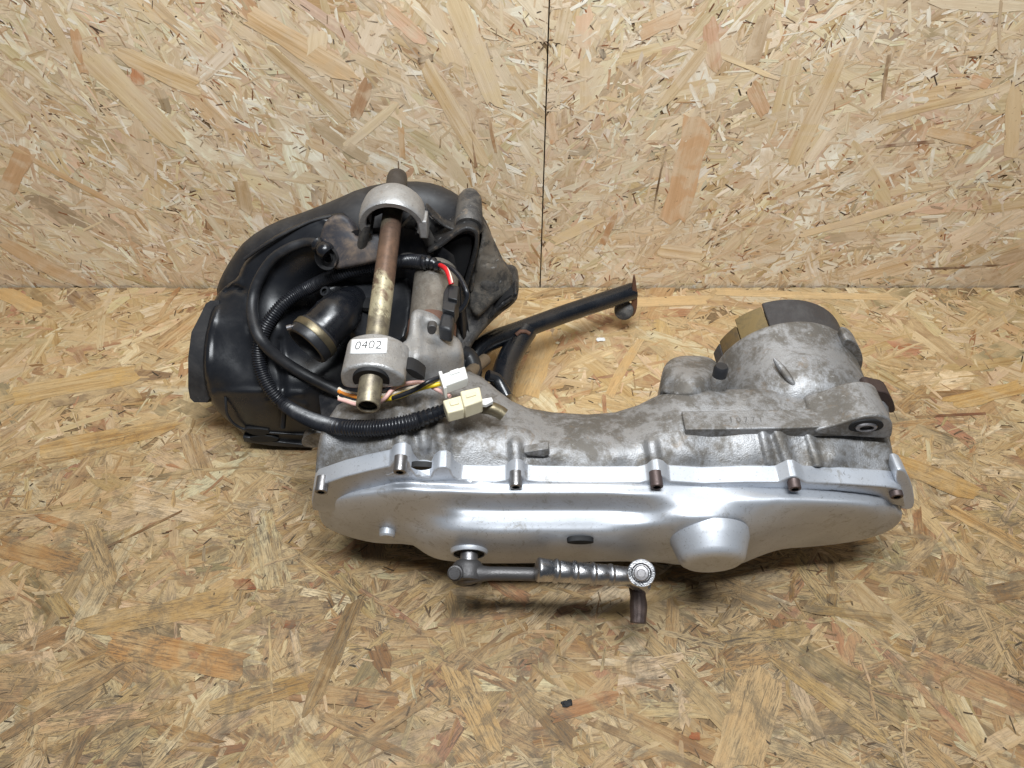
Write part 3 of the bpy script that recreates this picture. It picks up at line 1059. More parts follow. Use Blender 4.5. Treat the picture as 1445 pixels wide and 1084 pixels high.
yslab('cable_bracket', rounded([(426, 618), (432, 610), (448, 606), (460, 608), (460, 612), (432, 620)], n=1), .436, .004, M['cast'], .0006)

# ================================================================ belt cover
pts = [Py(u, v, YF) for u, v in flange_top]
low = [(.272, .108), (.255, .085), (.20, .066), (.12, .052), (.0, .050), (-.08, .060), (-.125, .076), (-.146, .098)]
pts += [Vector((x, YF + (.14 - z) * .22, z)) for x, z in low]
flange = extrude('belt_cover_rim', pts, AX * 0.0140, M['paint'], .0011, seg=3)
STN = []


def xs(vs, hs, u):
    hs = [h * (1 + .02 * max(0.0, 1 - (v - vs[0]) / 38.0)) for v, h in zip(vs, hs)]
    STN.append((u, vs, hs))
    return []


cc = []
for u in (690, 740, 800, 850):
    cc += xs([680, 689, 698, 707, 716, 728, 741, 753, 768, 795], [.0006, .0054, .0100, .0112, .0122, .0178, .0240, .0292, .0322, .0340], u)
cc += xs([681, 690, 700, 710, 720, 731, 745, 760, 791], [.0006, .0056, .0110, .0128, .0150, .0205, .0272, .030, .033], 900)
cc += xs([682, 694, 706, 718, 730, 742, 756, 772, 792], [.0006, .0072, .0130, .0180, .0235, .0280, .0302, .0318, .033], 940)
for u in (975, 1010):
    cc += xs([684, 696, 708, 720, 732, 744, 770, 796], [.0006, .0072, .0140, .0205, .0266, .0298, .033, .0335], u)
cc += xs([685, 694, 705, 717, 732, 747, 767, 792], [.001, .0068, .0130, .0180, .0235, .0275, .0300, .0305], 1045)
cc += xs([687, 695, 703, 712, 727, 745, 765, 782], [.0006, .0060, .0115, .0155, .0195, .0225, .0240, .0245], 1090)
cc += xs([689, 697, 705, 714, 728, 745, 762, 776], [.0006, .0060, .0116, .0146, .0168, .0182, .0188, .0190], 1135)
cc += xs([693, 700, 708, 717, 732, 745, 762], [.0006, .0056, .0112, .0138, .0154, .0160, .0162], 1195)
cc += xs([699, 706, 714, 724, 736, 750], [.0006, .0054, .0105, .0130, .0138, .0140], 1240)
cc += xs([708, 716, 728, 738], [.001, .0055, .0080, .0085], 1264)
cc += xs([676, 684, 695, 705, 714, 726, 738, 751, 764, 786], [.000, .0026, .0095, .0112, .0126, .0180, .0238, .0292, .0320, .0335], 650)
cc += xs([674, 683, 692, 702, 716, 728, 738, 750, 764, 780], [-.001, .0020, .0085, .0112, .0138, .0165, .0210, .0262, .0295, .0310], 620)
cc += xs([672, 681, 691, 701, 715, 730, 742, 753, 765], [-.001, .0010, .0080, .0108, .0130, .0150, .0170, .0205, .0235], 594)
cc += xs([668, 680, 690, 700, 715, 735, 752, 765], [-.001, .0005, .0070, .0102, .0125, .0145, .0155, .0158], 562)
cc += xs([672, 684, 694, 704, 718, 738, 757], [-.001, .0005, .0065, .0095, .0118, .0135, .0142], 530)
cc += xs([678, 689, 698, 708, 722, 740, 752], [-.001, .0005, .0060, .0088, .0108, .0122, .0125], 500)
cc += xs([686, 697, 706, 718, 735, 744], [-.001, .0005, .0050, .0078, .0095, .0098], 472)
cc += xs([698, 708, 720, 730], [-.001, .0020, .0045, .0050], 454)
cover_poly = [(449, 700), (470, 685), (500, 676), (540, 668), (563, 664), (600, 670), (640, 674), (700, 679), (730, 680), (830, 680), (920, 681), (1000, 683), (1060, 685), (1115, 687), (1180, 692),
              (1240, 698), (1262, 704), (1271, 714), (1274, 728), (1268, 739), (1254, 750), (1226, 760), (1190, 767), (1144, 772), (1108, 774), (1088, 779), (1064, 788), (1046, 796), (1030, 798), (960, 798), (930, 793), (860, 792), (800, 794), (700, 795.5), (655, 794), (634, 792), (616, 789), (601, 782), (590, 774), (580, 768), (534, 767), (511, 763), (486, 756), (460, 745), (452, 734), (448, 714)]
STN.sort(key=lambda s_: s_[0])
cpr = np.array(rounded(cover_poly, n=1))


def col_range(u):
    u = min(max(u, 452.0), 1271.0)
    vs_ = []
    for i in range(len(cpr)):
        (x1, y1), (x2, y2) = cpr[i], cpr[(i + 1) % len(cpr)]
        if (x1 <= u) != (x2 <= u):
            vs_.append(y1 + (y2 - y1) * (u - x1) / (x2 - x1))
    return (min(vs_), max(vs_)) if vs_ else (700.0, 730.0)


def pchip(x, y, q):
    x, y = np.array(x, float), np.array(y, float)
    h = np.diff(x)
    d = np.diff(y) / h
    m = np.zeros(len(x))
    for i in range(1, len(x) - 1):
        if d[i - 1] * d[i] > 0:
            w1, w2 = 2 * h[i] + h[i - 1], h[i] + 2 * h[i - 1]
            m[i] = (w1 + w2) / (w1 / d[i - 1] + w2 / d[i])
    m[0], m[-1] = d[0], d[-1]
    i = np.clip(np.searchsorted(x, q) - 1, 0, len(x) - 2)
    t = np.clip((q - x[i]) / h[i], -0.2, 1.0)
    return (2 * t ** 3 - 3 * t ** 2 + 1) * y[i] + (t ** 3 - 2 * t ** 2 + t) * h[i] * m[i] + (-2 * t ** 3 + 3 * t ** 2) * y[i + 1] + (t ** 3 - t ** 2) * h[i] * m[i + 1]


QN = np.linspace(0, 1, 90)
GU = np.arange(440, 1286, 4.0)
RNG = np.array([col_range(u) for u in GU])
prof_s = []
for u_, v_, h_ in STN:
    lo, hi = col_range(u_)
    prof_s.append(pchip(v_, h_, lo + QN * (hi - lo)))
prof_s = np.array(prof_s)
su_ = [s_[0] for s_ in STN]
HG = np.array([pchip(su_, prof_s[:, k], np.clip(GU, su_[0], su_[-1])) for k in range(len(QN))]).T      # [u, q]
kern = np.exp(-np.arange(-6, 7) ** 2 / (2 * 3.0 ** 2))
kern /= kern.sum()
HG = np.array([np.convolve(np.pad(HG[:, k], 6, 'edge'), kern, 'valid') for k in range(len(QN))]).T
kern2 = np.exp(-np.arange(-3, 4) ** 2 / (2 * 1.3 ** 2))
kern2 /= kern2.sum()
HG = np.array([np.convolve(np.pad(HG[i], 3, 'reflect', reflect_type='odd'), kern2, 'valid') for i in range(len(GU))])


def cover_t(V):
    out = []
    for u, v in V:
        i = min(max((u - GU[0]) / 4.0, 0), len(GU) - 1.001)
        i0 = int(i)
        f = i - i0
        lo, hi = RNG[i0] * (1 - f) + RNG[i0 + 1] * f
        q = min(max((v - lo) / (hi - lo), 0), 1) * (len(QN) - 1)
        q0 = min(int(q), len(QN) - 2)
        g = q - q0
        h = (HG[i0, q0] * (1 - g) + HG[i0, q0 + 1] * g) * (1 - f) + (HG[i0 + 1, q0] * (1 - g) + HG[i0 + 1, q0 + 1] * g) * f
        out.append(depth_t(u, v, 'h', h))
    return np.array(out)


cc = [(500, 700, 'h', 0), (900, 700, 'h', 0), (1100, 760, 'h', 0)]
cover = relief('belt_cover', rounded(cover_poly, n=1), cc, M['paint'], skirt=tuple(-AX * 0.02 + Vector((0, .004, -.002))), step=2.4, edge=0.003, edge_px=3, tfun=cover_t,
               bumps=[([(1248, 716)], 9, -0.0018), ([(1100, 712), (1078, 724), (1066, 745)], 7, -0.0006)])

# round hub cap on the cover
tipc = Ph(1006, 796, .0500)
cap = lathe('hub_cap', tipc, -AX, [(0, -.0006), (.0150, -.0003), (.0205, .0004), (.0232, .0022), (.0246, .0052), (.0278, .0145), (.0290, .0180), (.0292, .024)], M['paint'], 64)
plug = lathe('cover_plug', Ph(546, 757, .0195), -AX, [(0, -.0012), (.0050, -.001), (.0062, .0003), (.0064, .006)], M['paint'], 28)
lathe('hole_plug', Ph(819, 766, .0342), -AX, [(0, .0002), (.0098, .0002), (.0100, .004)], M['hole'], 40, cover, flat=.42)
extrude('painted_rim_notch', [Ph(u, v, .0146) for u, v in rounded([(577, 658), (611, 659), (604, 663), (590, 664)], n=1)], -AX * .004, M['hole'], 0, parent=flange)

# socket head bolts
def bolt(u, v, mat, h=.0070, r=.0046, L=.012):
    p = Ph(u, v, h)
    b = lathe('cover_bolt', p, -AX, [(.0027, .004), (.0027, 0), (r - .0007, -.0000), (r - .0002, .0003), (r, .0009), (r, L), (0, L)], mat, 26)
    lathe('painted_hex_socket', p, -AX, [(0, .0028), (.0028, .0028), (.0028, .0004)], M['hole'], 6, b, angle=20)
    return b


for u, v, mt in [(453, 695, 'bolt'), (564, 667, 'bolt'), (728, 688, 'bolt'), (927, 688, 'bolt_rust'), (1122, 691, 'bolt_rust'), (1266, 702, 'bolt_rust')]:
    bolt(u, v, M[mt])

# ================================================================ kickstart
ring_h = .0350
kc = Ph(662, 782, ring_h)
collar = lathe('shaft_collar', kc, -AX, [(.0118, .0010), (.0120, -.0004), (.0134, -.0004), (.0146, .0016), (.015, .006)], M['paint'], 48, flat=.9)
lathe('shaft_seal', kc, -AX, [(0, .0012), (.0119, .0012), (.0119, .004)], M['hole'], 40, collar, flat=.9)
shaft = lathe('kick_shaft', kc, AX, [(0.0068, -.002), (.0068, .012), (.0064, .0125)], M['steel'], 28)
KL = part_empty('kick_lever', Ph(662, 808, .047))
hubp = Ph(660, 806, .047)
lathe('lever_hub', hubp - AX * .0045, AX, [(0, -.002), (.0100, -.002), (.0118, .0005), (.0122, .003), (.0122, .011), (.0108, .0132), (.0078, .0136), (.0074, .0125), (0, .0125)], M['steel_dark'], 32, KL)
# clamp ears of the hub and the arm, one forging
arm_path = spline([Ph(650, 812, .049), Ph(668, 810, .050), Ph(700, 809.5, .050), (Ph(735, 810, .050)), Ph(775, 811, .050)], 8)
tube('lever_arm', arm_path, lambda i, n: .0080 if i < 6 else (.0052 if i > 14 else .0080 - .0028 * (i - 6) / 8), M['steel_dark'], 16, KL)
lathe('clamp_bolt', Ph(642, 809, .054), (Vector((0, 0, CAM_H)) - Ph(642, 809, .054)).normalized() + Vector((-.15, 0, -.2)), [(0.0052, -.012), (.0056, -.001), (.0056, 0), (.0046, .0002), (.0046, .0030), (.0040, .0036), (0, .0037)], M['steel_dark'], 24, KL, angle=40)
lathe('shaft_end', hubp + AX * .0088, AX, [(.0052, -.002), (.0052, .0002), (0, .0003)], M['rust'], 24, KL)
g0, g1 = Ph(758, 804, .0525), Ph(886, 813.5, .0525)
gl = (g1 - g0).length
prof = [(0, -.0004), (.0072, -.0004), (.0086, .0004), (.0090, .0016), (.0086, .0030)]
for k in range(4):
    c = gl * (.20 + .20 * k)
    rr = .0083 - .0002 * k
    prof += [(rr, c - .0034), (rr - .0006, c - .0024), (rr + .0005, c - .0012), (rr + .0009, c), (rr + .0005, c + .0012), (rr - .0006, c + .0022), (rr - .0002, c + .0034)]
prof += [(.0072, gl), (.0070, gl + .002), (0, gl + .002)]
grip = lathe('folding_pedal', g0, g1 - g0, prof, M['chrome'], 36, KL, angle=60)
pv = Ph(905, 809, .0600)
tocam = (Vector((0, 0, CAM_H)) - pv).normalized()
lathe('pivot_washer', pv, tocam, [(0, -.012), (.0082, -.012), (.0092, -.004), (.0098, -.0022), (.0100, -.0006), (.0094, .0), (.0072, 0), (.0064, -.0008), (.0062, -.0016), (0, -.0016)], M['chrome'], 40, KL)
lathe('pivot_pin', pv, tocam, [(.0056, -.003), (.0056, .0004), (.0048, .0012), (.0030, .0014), (.0026, .0011), (0, .0011)], M['steel'], 32, KL)
tube('pedal_knuckle', spline([Ph(880, 813, .0525), Ph(893, 817, .053), Ph(903, 824, .053), Ph(910, 826, .053)], 5), .0070, M['chrome'], 16, KL)
ft = spline([Ph(899, 822, .050), Ph(900, 838, .060), Ph(901, 856, .0700), Ph(900.5, 880, .0820)], 4)
foot = tube('lever_stub', ft, lambda i, n: .0066 + .0004 * math.sin(i), M['foot'], 8, KL, angle=30)
bevel(foot, .001)

# ================================================================ black mouldings behind
fan = relief('fan_cover', rounded([(304, 414), (311, 392), (328, 362), (348, 337), (385, 314), (430, 299), (470, 283), (510, 265), (555, 256), (600, 256), (630, 265), (655, 281), (680, 300), (693, 330), (700, 365),
              (690, 420), (560, 430), (400, 435), (315, 432)], n=1),
             [(310, 412, 'y', .585), (350, 345, 'y', .595), (430, 302, 'y', .600), (510, 268, 'y', .604), (600, 259, 'y', .606), (655, 284, 'y', .604), (692, 335, 'y', .598),
              (400, 345, 'y', .585), (500, 310, 'y', .585), (620, 305, 'y', .590), (400, 420, 'y', .57), (600, 420, 'y', .575), (690, 410, 'y', .585)],
             M['plastic_dull'], skirt=(0, .045, -.033), step=5, edge=.016, edge_px=26)
airbox = relief('air_box', rounded([(304, 418), (320, 402), (336, 392), (341, 376), (358, 353), (398, 326), (438, 309), (470, 301), (490, 300), (505, 330), (540, 330), (556, 380), (560, 440), (520, 490), (480, 560), (452, 600), (449, 630),
              (420, 632), (385, 628), (346, 622), (342, 610), (320, 593), (301, 574), (291, 552), (286, 520), (288, 480), (297, 443)], n=1),
             [(308, 420, 'y', .560), (345, 378, 'y', .572), (400, 330, 'y', .578), (440, 312, 'y', .58), (490, 308, 'y', .582), (370, 400, 'y', .558), (420, 360, 'y', .566), (480, 350, 'y', .567), (540, 350, 'y', .57),
              (300, 450, 'y', .538), (350, 450, 'y', .535), (294, 480, 'y', .524), (340, 485, 'y', .520), (292, 510, 'y', .508), (340, 515, 'y', .506), (295, 540, 'y', .499), (320, 540, 'y', .495), (370, 545, 'y', .492), (420, 546, 'y', .492),
              (302, 566, 'y', .496), (330, 566, 'y', .488), (380, 568, 'y', .486), (420, 570, 'y', .486), (322, 590, 'y', .492), (350, 596, 'y', .486), (400, 600, 'y', .485), (440, 596, 'y', .486), (350, 616, 'y', .489), (400, 622, 'y', .488), (445, 620, 'y', .489),
              (400, 510, 'y', .510), (430, 480, 'z', .100), (460, 500, 'z', .095), (440, 530, 'z', .090), (480, 460, 'z', .105), (500, 500, 'z', .09), (480, 420, 'z', .120), (430, 430, 'z', .125), (540, 430, 'z', .11), (400, 465, 'z', .122)],
             M['plastic_box'], skirt=(0, .020, -.018), step=3.2, edge=.005, edge_px=8, lam=.0005, bumps=[
                 ([(296, 556), (330, 553), (380, 553), (425, 556)], 5, .0022), ([(305, 436), (296, 470), (292, 520), (300, 560)], 3.5, .0018), ([(340, 380), (352, 430), (352, 470)], 3, -.0015),
                 ([(342, 410), (330, 405), (318, 412)], 4, -.006), ([(380, 380), (366, 400), (357, 425), (353, 450)], 5, .0018),
                 ([(452, 305), (480, 330), (478, 372)], 3, .0015), ([(395, 480), (400, 555), (398, 600)], 4, -.003), ([(378, 566), (400, 560), (430, 572)], 4, .002)])
flap = relief('air_box_lid', [(309, 424), (297, 424), (290, 429), (282, 446), (270, 469), (265.5, 505), (265.5, 548), (268, 562), (274, 568), (292, 568), (300, 556), (300, 500), (310, 450)],
              [(300, 430, 'y', .553), (272, 475, 'y', .534), (268, 520, 'y', .514), (272, 560, 'y', .503), (300, 460, 'y', .540), (298, 540, 'y', .506), (286, 450, 'y', .545)],
              M['plastic_dull'], skirt=(.004, .018, -.016), step=3, edge=.0, edge_px=3, angle=30)
seam = hug([(345, 366), (372, 347), (405, 328), (440, 312), (468, 305)], bvh_of([airbox]), .0004)
tube('moulding_seam', seam, .0016, M['plastic_dull'], 8, airbox)
seam = hug([(398, 553), (401, 575), (399, 604)], bvh_of([airbox]), .0008)
tube('moulding_rib', seam, .0024, M['plastic'], 8, airbox)
seam = hug([(318, 560), (322, 588), (345, 606), (400, 612), (438, 614)], bvh_of([airbox]), .0002)
tube('moulding_rib', seam, .0014, M['plastic'], 8, airbox)
for pl in ([(341, 604), (377, 606), (381, 610), (372, 616), (352, 613)], [(352, 617), (378, 614), (398, 622), (370, 625), (352, 622)]):
    yslab('painted_air_box_slot', rounded(pl, n=1), .4840, .012, M['hole'], .0004, parent=airbox)
yslab('air_box_ledge', [(342, 617), (352, 618), (400, 625), (440, 629), (440, 633), (385, 630), (344, 624)], .4845, .02, M['plastic'], .001, parent=airbox)
shield = relief('heat_plate', rounded([(452, 402), (480, 388), (520, 382), (575, 380), (582, 420), (576, 470), (560, 488), (505, 480), (488, 462), (497, 445), (504, 425), (498, 410), (480, 406), (462, 414)], n=1),
                [(455, 405, 'z', .156), (500, 390, 'z', .158), (570, 390, 'z', .158), (500, 460, 'z', .143), (540, 440, 'z', .142), (570, 470, 'z', .140), (510, 425, 'z', .152), (520, 478, 'z', .132)],
                M['plastic'], skirt=(0, .001, -.025), step=4, edge=.003, edge_px=6)
zslab('painted_plate_slot', rounded([(501, 429), (508, 422), (520, 420), (534, 421), (534, 434), (512, 435)], n=2), .1535, .004, M['hole'], 0, parent=shield)
mud = relief('muddy_bracket', rounded([(450, 342), (456, 318), (466, 305), (484, 302), (497, 312), (504, 338), (520, 328), (540, 330), (545, 366), (505, 376), (468, 382), (470, 366), (460, 362)], n=1),
             [(455, 340, 'y', .552), (470, 310, 'y', .558), (498, 320, 'y', .556), (504, 345, 'y', .545), (535, 335, 'y', .550), (540, 362, 'y', .540), (475, 372, 'y', .540)],
             M['plastic_mud'], skirt=(0, .015, -.012), step=3, edge=.003, edge_px=5)
dark_fill = relief('dark_interior_fill', [(470, 340), (500, 325), (560, 318), (600, 330), (640, 360), (655, 420), (664, 480), (655, 520), (668, 560), (600, 570), (500, 575), (455, 600), (450, 560), (480, 480), (480, 420)],  # black fill behind the parts, for the shade inside the engine
                [(500, 340, 'y', .56), (600, 340, 'y', .56), (640, 400, 'y', .545), (560, 420, 'z', .09), (500, 480, 'z', .07), (640, 480, 'z', .09), (600, 540, 'z', .10), (470, 580, 'z', .075), (660, 540, 'z', .08)],
                M['shade_fill'], skirt=(0, 0, -.07), step=5, bumps=[([(560, 380), (640, 420)], 8, .006), ([(500, 440), (490, 520)], 10, .006), ([(650, 490), (660, 530)], 8, .006)])
wbk = relief('fan_housing', rounded([(596, 286), (602, 297), (614, 310), (634, 322), (650, 318), (662, 306), (676, 304), (688, 322), (700, 347), (713, 373), (726, 374), (732, 384), (732, 418), (724, 430), (704, 444), (684, 464),
                                     (664, 488), (655, 512), (646, 500), (640, 440), (600, 380), (562, 372), (560, 330), (570, 312)], n=1),
             [(600, 300, 'y', .580), (636, 325, 'y', .572), (672, 308, 'y', .575), (700, 350, 'y', .585), (728, 380, 'y', .590), (728, 420, 'y', .570), (700, 440, 'y', .560), (665, 485, 'y', .540), (650, 505, 'y', .520), (570, 340, 'y', .565),
              (600, 360, 'y', .560), (645, 370, 'y', .578), (640, 430, 'y', .560), (680, 400, 'y', .556), (690, 370, 'y', .566)],
             M['cast_dark'], skirt=(0, .030, -.024), step=2.6, edge=.004, edge_px=6, bumps=[
                 ([(664, 410), (670, 370), (674, 338), (668, 327), (655, 325), (640, 336), (612, 356)], 4.0, .008, 4), ([(642, 345), (655, 340), (662, 348), (655, 375), (648, 395)], 7, -.008),
                 ([(602, 297), (616, 314), (636, 326)], 3, .005), ([(692, 345), (716, 385)], 3, .003), ([(702, 432), (716, 421), (727, 415)], 4.5, -.010), ([(700, 410), (668, 470)], 14, .003), ([(580, 335), (592, 345)], 8, -.01),
                 ([(678, 362), (694, 366)], 2, -.002), ([(680, 370), (697, 372)], 2, -.002), ([(682, 356), (690, 354)], 2, -.002)])
dust_side = relief('housing_wall', rounded([(676, 300), (689, 322), (701, 347), (713, 373), (724, 390), (722, 412), (700, 424), (684, 440), (672, 450), (660, 430), (668, 385), (677, 350), (681, 330)], n=1),
                   [(680, 310, 'y', .568), (700, 350, 'y', .573), (722, 395, 'y', .574), (700, 420, 'y', .556), (672, 445, 'y', .548), (668, 400, 'y', .556), (680, 340, 'y', .562), (690, 380, 'y', .558)],
                   mat_cast('dusty_cast_aluminium', (0.17, 0.15, 0.125, 1), (0.045, 0.043, 0.041, 1), .95, .6, .25, 34), skirt=(0, .012, -.010), step=3, edge=.003, edge_px=6,
                   bumps=[([(680, 360), (694, 366)], 2, -.002), ([(682, 370), (697, 374)], 2, -.002)])
BODY += [fan, airbox, flap, shield, mud, dark_fill, wbk, dust_side, lower]
yslab('painted_lug_recess', rounded([(696, 438), (708, 424), (724, 414), (729, 418), (722, 428), (704, 440)], n=1), .554, .01, M['hole'], .0005)
bs = Py(661, 322, .560)
lathe('housing_boss', bs, DX, [(0, 0), (.0118, 0), (.0128, .002), (.0106, .036), (.0078, .042), (0, .043)], M['cast_dark'], 28)

# ================================================================ mounting tube and its two bearings
T0 = Pz(519, 574, .190)
tb = lambda L: T0 + DX * L
mt = part_empty('mounting_tube', T0)
lathe('tube_wall', T0, DX, [(.0062, .004), (.0066, 0), (.0078, -.0002), (.0084, .0008), (.0084, .205), (.0062, .205), (.0062, .004)], M['tube'], 40, mt)
lathe('painted_tube_bore', T0, DX, [(0, .006), (.0063, .006), (.0063, .0015)], M['hole'], 30, mt)
lathe('tube_end_sleeve', tb(.206), DX, [(0, 0), (.0090, 0), (.0090, .032), (.0082, .0365), (.0060, .0390), (.003, .0400), (0, .0402)], mat_plain('dull_rubber_sleeve', (.045, .037, .032, 1), .42, .2, .4, (.11, .095, .08, 1), 60, .3), 32, mt)
capr = part_empty('upper_mount', tb(.19))
uc = tb(.176) + Vector((.0012, 0, .0015))
lathe('mount_ring', uc, DX, [(.0205, .026), (.0212, .0010), (.0222, .0), (.0262, -.0002), (.0272, .0012), (.0276, .006), (.0272, .016), (.0255, .024), (.0205, .0310), (.012, .0350), (0, .0360)], M['cast_clean'], 64, capr, arc=(-18, 198))
lathe('painted_mount_cavity', uc, DX, [(.0210, .002), (.0208, .024), (0, .024)], M['hole'], 40, capr, arc=(-30, 210))
bx = uc + Vector((.0262, 0.007, .0015))
rb = box_mesh('ring_shoulder', bx.x - .004, bx.x + .003, bx.y - .008, bx.y + .014, bx.z - .012, bx.z + .005)
bevel(add('ring_shoulder', rb, M['cast_clean'], capr), .0012)
for pp, rr in (([Py(516, 316, .545), Py(513, 335, .545), Py(508, 356, .548)], .0042), ([Py(593, 318, .548), Py(606, 340, .556), Py(612, 362, .56)], .0050),
               ([Py(520, 330, .55), Py(522, 345, .55)], .0030)):
    tube('mount_web', spline(pp, 5), rr, M['cast_dark'], 12, capr)


def strip(path, w):
    L, R = [], []
    for i, p in enumerate(path):
        q0, q1 = Vector(path[max(i - 1, 0)]), Vector(path[min(i + 1, len(path) - 1)])
        t = (q1 - q0).normalized()
        nrm = Vector((-t.y, t.x)) * (w / 2)
        L.append((p[0] + nrm.x, p[1] + nrm.y))
        R.append((p[0] - nrm.x, p[1] - nrm.y))
    return L + R[::-1]


def flat_spline(pts):
    return [(p.x, p.y) for p in spline([Vector((u, v, 0)) for u, v in pts], 6)]


yslab('casting_rib', strip(flat_spline([(600, 296), (612, 308), (626, 319), (640, 325), (652, 322)]), 4), .556, .010, M['cast_rib'], .0012)
yslab('casting_rib', strip(flat_spline([(604, 357), (622, 347), (638, 335), (650, 327), (661, 324), (671, 329), (673, 342), (670, 362), (663, 388), (655, 414)]), 6), .548, .03, M['cast_rib'], .0012)
yslab('casting_rib', strip(flat_spline([(690, 452), (700, 440), (712, 430), (722, 423), (729, 415)]), 5), .552, .02, M['cast_rib'], .0012)
yslab('painted_casting_pocket', rounded([(618, 354), (650, 334), (664, 334), (667, 345), (662, 372), (652, 400), (644, 400), (636, 372)], n=2), .5570, .006, M['hole'], .0005)

boss_front = rounded([(481, 540), (480, 529), (486, 521), (500, 516.5), (518, 514), (536, 516), (551, 521), (562, 527), (572, 534), (572, 545), (560, 548), (542, 548), (520, 552), (505, 549), (492, 549), (484, 546)], n=2)
boss = yslab('lower_mount', boss_front, .390, .034, M['cast_clean'], .0022, seg=3)
hc = tb(.0225)
lathe('painted_mount_hole', hc, DX, [(.0084, -.0004), (.0130, -.0006), (.0136, .002)], M['hole'], 40, boss)  # dark ring painted on for the shade of the open hole
stk_c = [Py(493, 499.5, .4), Py(546, 498.5, .4), Py(495, 480, .4)]


def on_boss(u, v, lift=.0005):
    p = Pz(u, v, .2103)
    return p


sx0, sx1 = on_boss(493.5, 499.5), on_boss(546, 498.5)
su0, su1 = on_boss(495, 480), on_boss(547, 477.5)
# paper label, draped over the round back of the boss
tree_b = bvh_of([boss])
gv, gf = [], []
NU, NV = 14, 6
for j in range(NV + 1):
    for i in range(NU + 1):
        a, b = i / NU, j / NV
        u = (493.5 * (1 - a) + 546 * a) * (1 - b) + (495 * (1 - a) + 547.5 * a) * b
        v = (499.5 * (1 - a) + 498.5 * a) * (1 - b) + (479.5 * (1 - a) + 477 * a) * b
        hit = tree_b.ray_cast(Vector((0, 0, CAM_H)), Vector(ray(u, v)).normalized())
        p = hit[0] if hit[0] is not None else Pz(u, v, .2103)
        gv.append(p + Vector((0, -.0002, .0004)))
for j in range(NV):
    for i in range(NU):
        k = j * (NU + 1) + i
        gf.append((k, k + 1, k + NU + 2, k + NU + 1))
stk = add('number_label', new_mesh('number_label', gv, gf), M['sticker'], boss, 60, 'white paper label printed 0402')
so = stk.modifiers.new('thick', 'SOLIDIFY')
so.thickness = .00015
mid = NV // 2 * (NU + 1)
ll = gv[mid + 2] - (gv[mid + NU + 3] - gv[mid + 2]) * 1.5
tx = text_mesh('0402', .0126, M['ink'], [gv[2], gv[NU - 2], gv[NV * (NU + 1) + 2]], .0, 'printed_number', stk, -0.014, .80)
tree_s = BVHTree.FromPolygons(gv, gf)
offv = Vector(T0) * 0
for v_ in tx.data.vertices:
    pw = v_.co.copy()
    hit = tree_s.ray_cast(pw + Vector((0, -.01, .02)), Vector((0, .01, -.02)).normalized())
    if hit[0] is not None:
        v_.co = hit[0] + Vector((0, -.0002, .00035))

# ================================================================ starter motor and its casting
S0 = Pz(606, 505, .163)
sd = Vector((.0, math.cos(math.radians(7)), math.sin(math.radians(7))))
SM = part_empty('starter_motor', S0)
mot = lathe('motor_can', S0, sd, [(0, 0), (.0192, 0), (.0192, .0900), (.0182, .0960), (.0150, .1000), (.0080, .1020), (0, .1022)], mat_cast('starter_can_steel', (.26, .235, .20, 1), (.15, .125, .10, 1), .8, .5, .45, 22), 48, SM)
lathe('motor_band', S0, sd, [(.0194, .020), (.0199, .0205), (.0199, .034), (.0194, .0345)], M['rust'], 48, SM)
nose = relief('starter_mount', rounded([(576, 478), (578, 455), (580, 442), (587, 436), (600, 438), (620, 447), (624, 456), (622, 466), (636, 470), (650, 480), (655, 500), (654, 524), (642, 532), (625, 546), (600, 550),
                                        (575, 544), (556, 534), (548, 515), (552, 495), (564, 487)], n=1),
              [(588, 440, 'z', .192), (618, 455, 'z', .184), (582, 480, 'z', .190), (650, 500, 'z', .168), (635, 480, 'z', .176), (652, 522, 'z', .150), (600, 500, 'z', .190), (630, 510, 'z', .172), (600, 545, 'z', .158), (625, 543, 'z', .155), (560, 500, 'z', .196), (556, 530, 'z', .176)],
              M['cast_clean'], skirt=(0, .001, -.04), step=2.8, edge=.004, edge_px=6, bumps=[([(588, 440), (587, 520)], 8, .004, 3), ([(600, 443), (620, 452)], 8, .003, 4), ([(606, 463), (618, 466)], 6, -.006), ([(575, 540), (600, 536)], 6, -.003)])
BODY += [nose, boss, mot, flange, cover]
yslab('mount_recess', rounded([(570, 520), (583, 521), (602, 535), (592, 537), (580, 532)], n=1), .3845, .012, M['hole'], .0004)
yslab('starter_screw', rounded([(602, 461), (612, 459), (617, 464), (613, 473), (604, 472)], n=1), .432, .006, M['steel_dark'], .0006)
TREE = bvh_of(BODY)

# two-pole plug clipped beside the motor
pl = part_empty('starter_plug', Pz(636, 440, .185))
def plugbox(name, q, z, drop, mat, bev=.0006):
    return zslab(name, q, z, drop, mat, bev, parent=pl)


plugbox('plug_body', [(632, 401), (648, 404), (646, 425), (640, 437), (640, 438), (624, 436), (626, 412)], .197, .016, M['rubber'])
plugbox('plug_latch', [(634, 402), (647, 405), (645, 423), (632, 420)], .2005, .006, M['plastic'])
plugbox('plug_collar', [(625, 424), (643, 428), (641, 440), (624, 436)], .1985, .012, M['plastic'])
plugbox('plug_boot', [(623, 440), (641, 444), (637, 466), (618, 461)], .195, .014, M['rubber'], .0025)

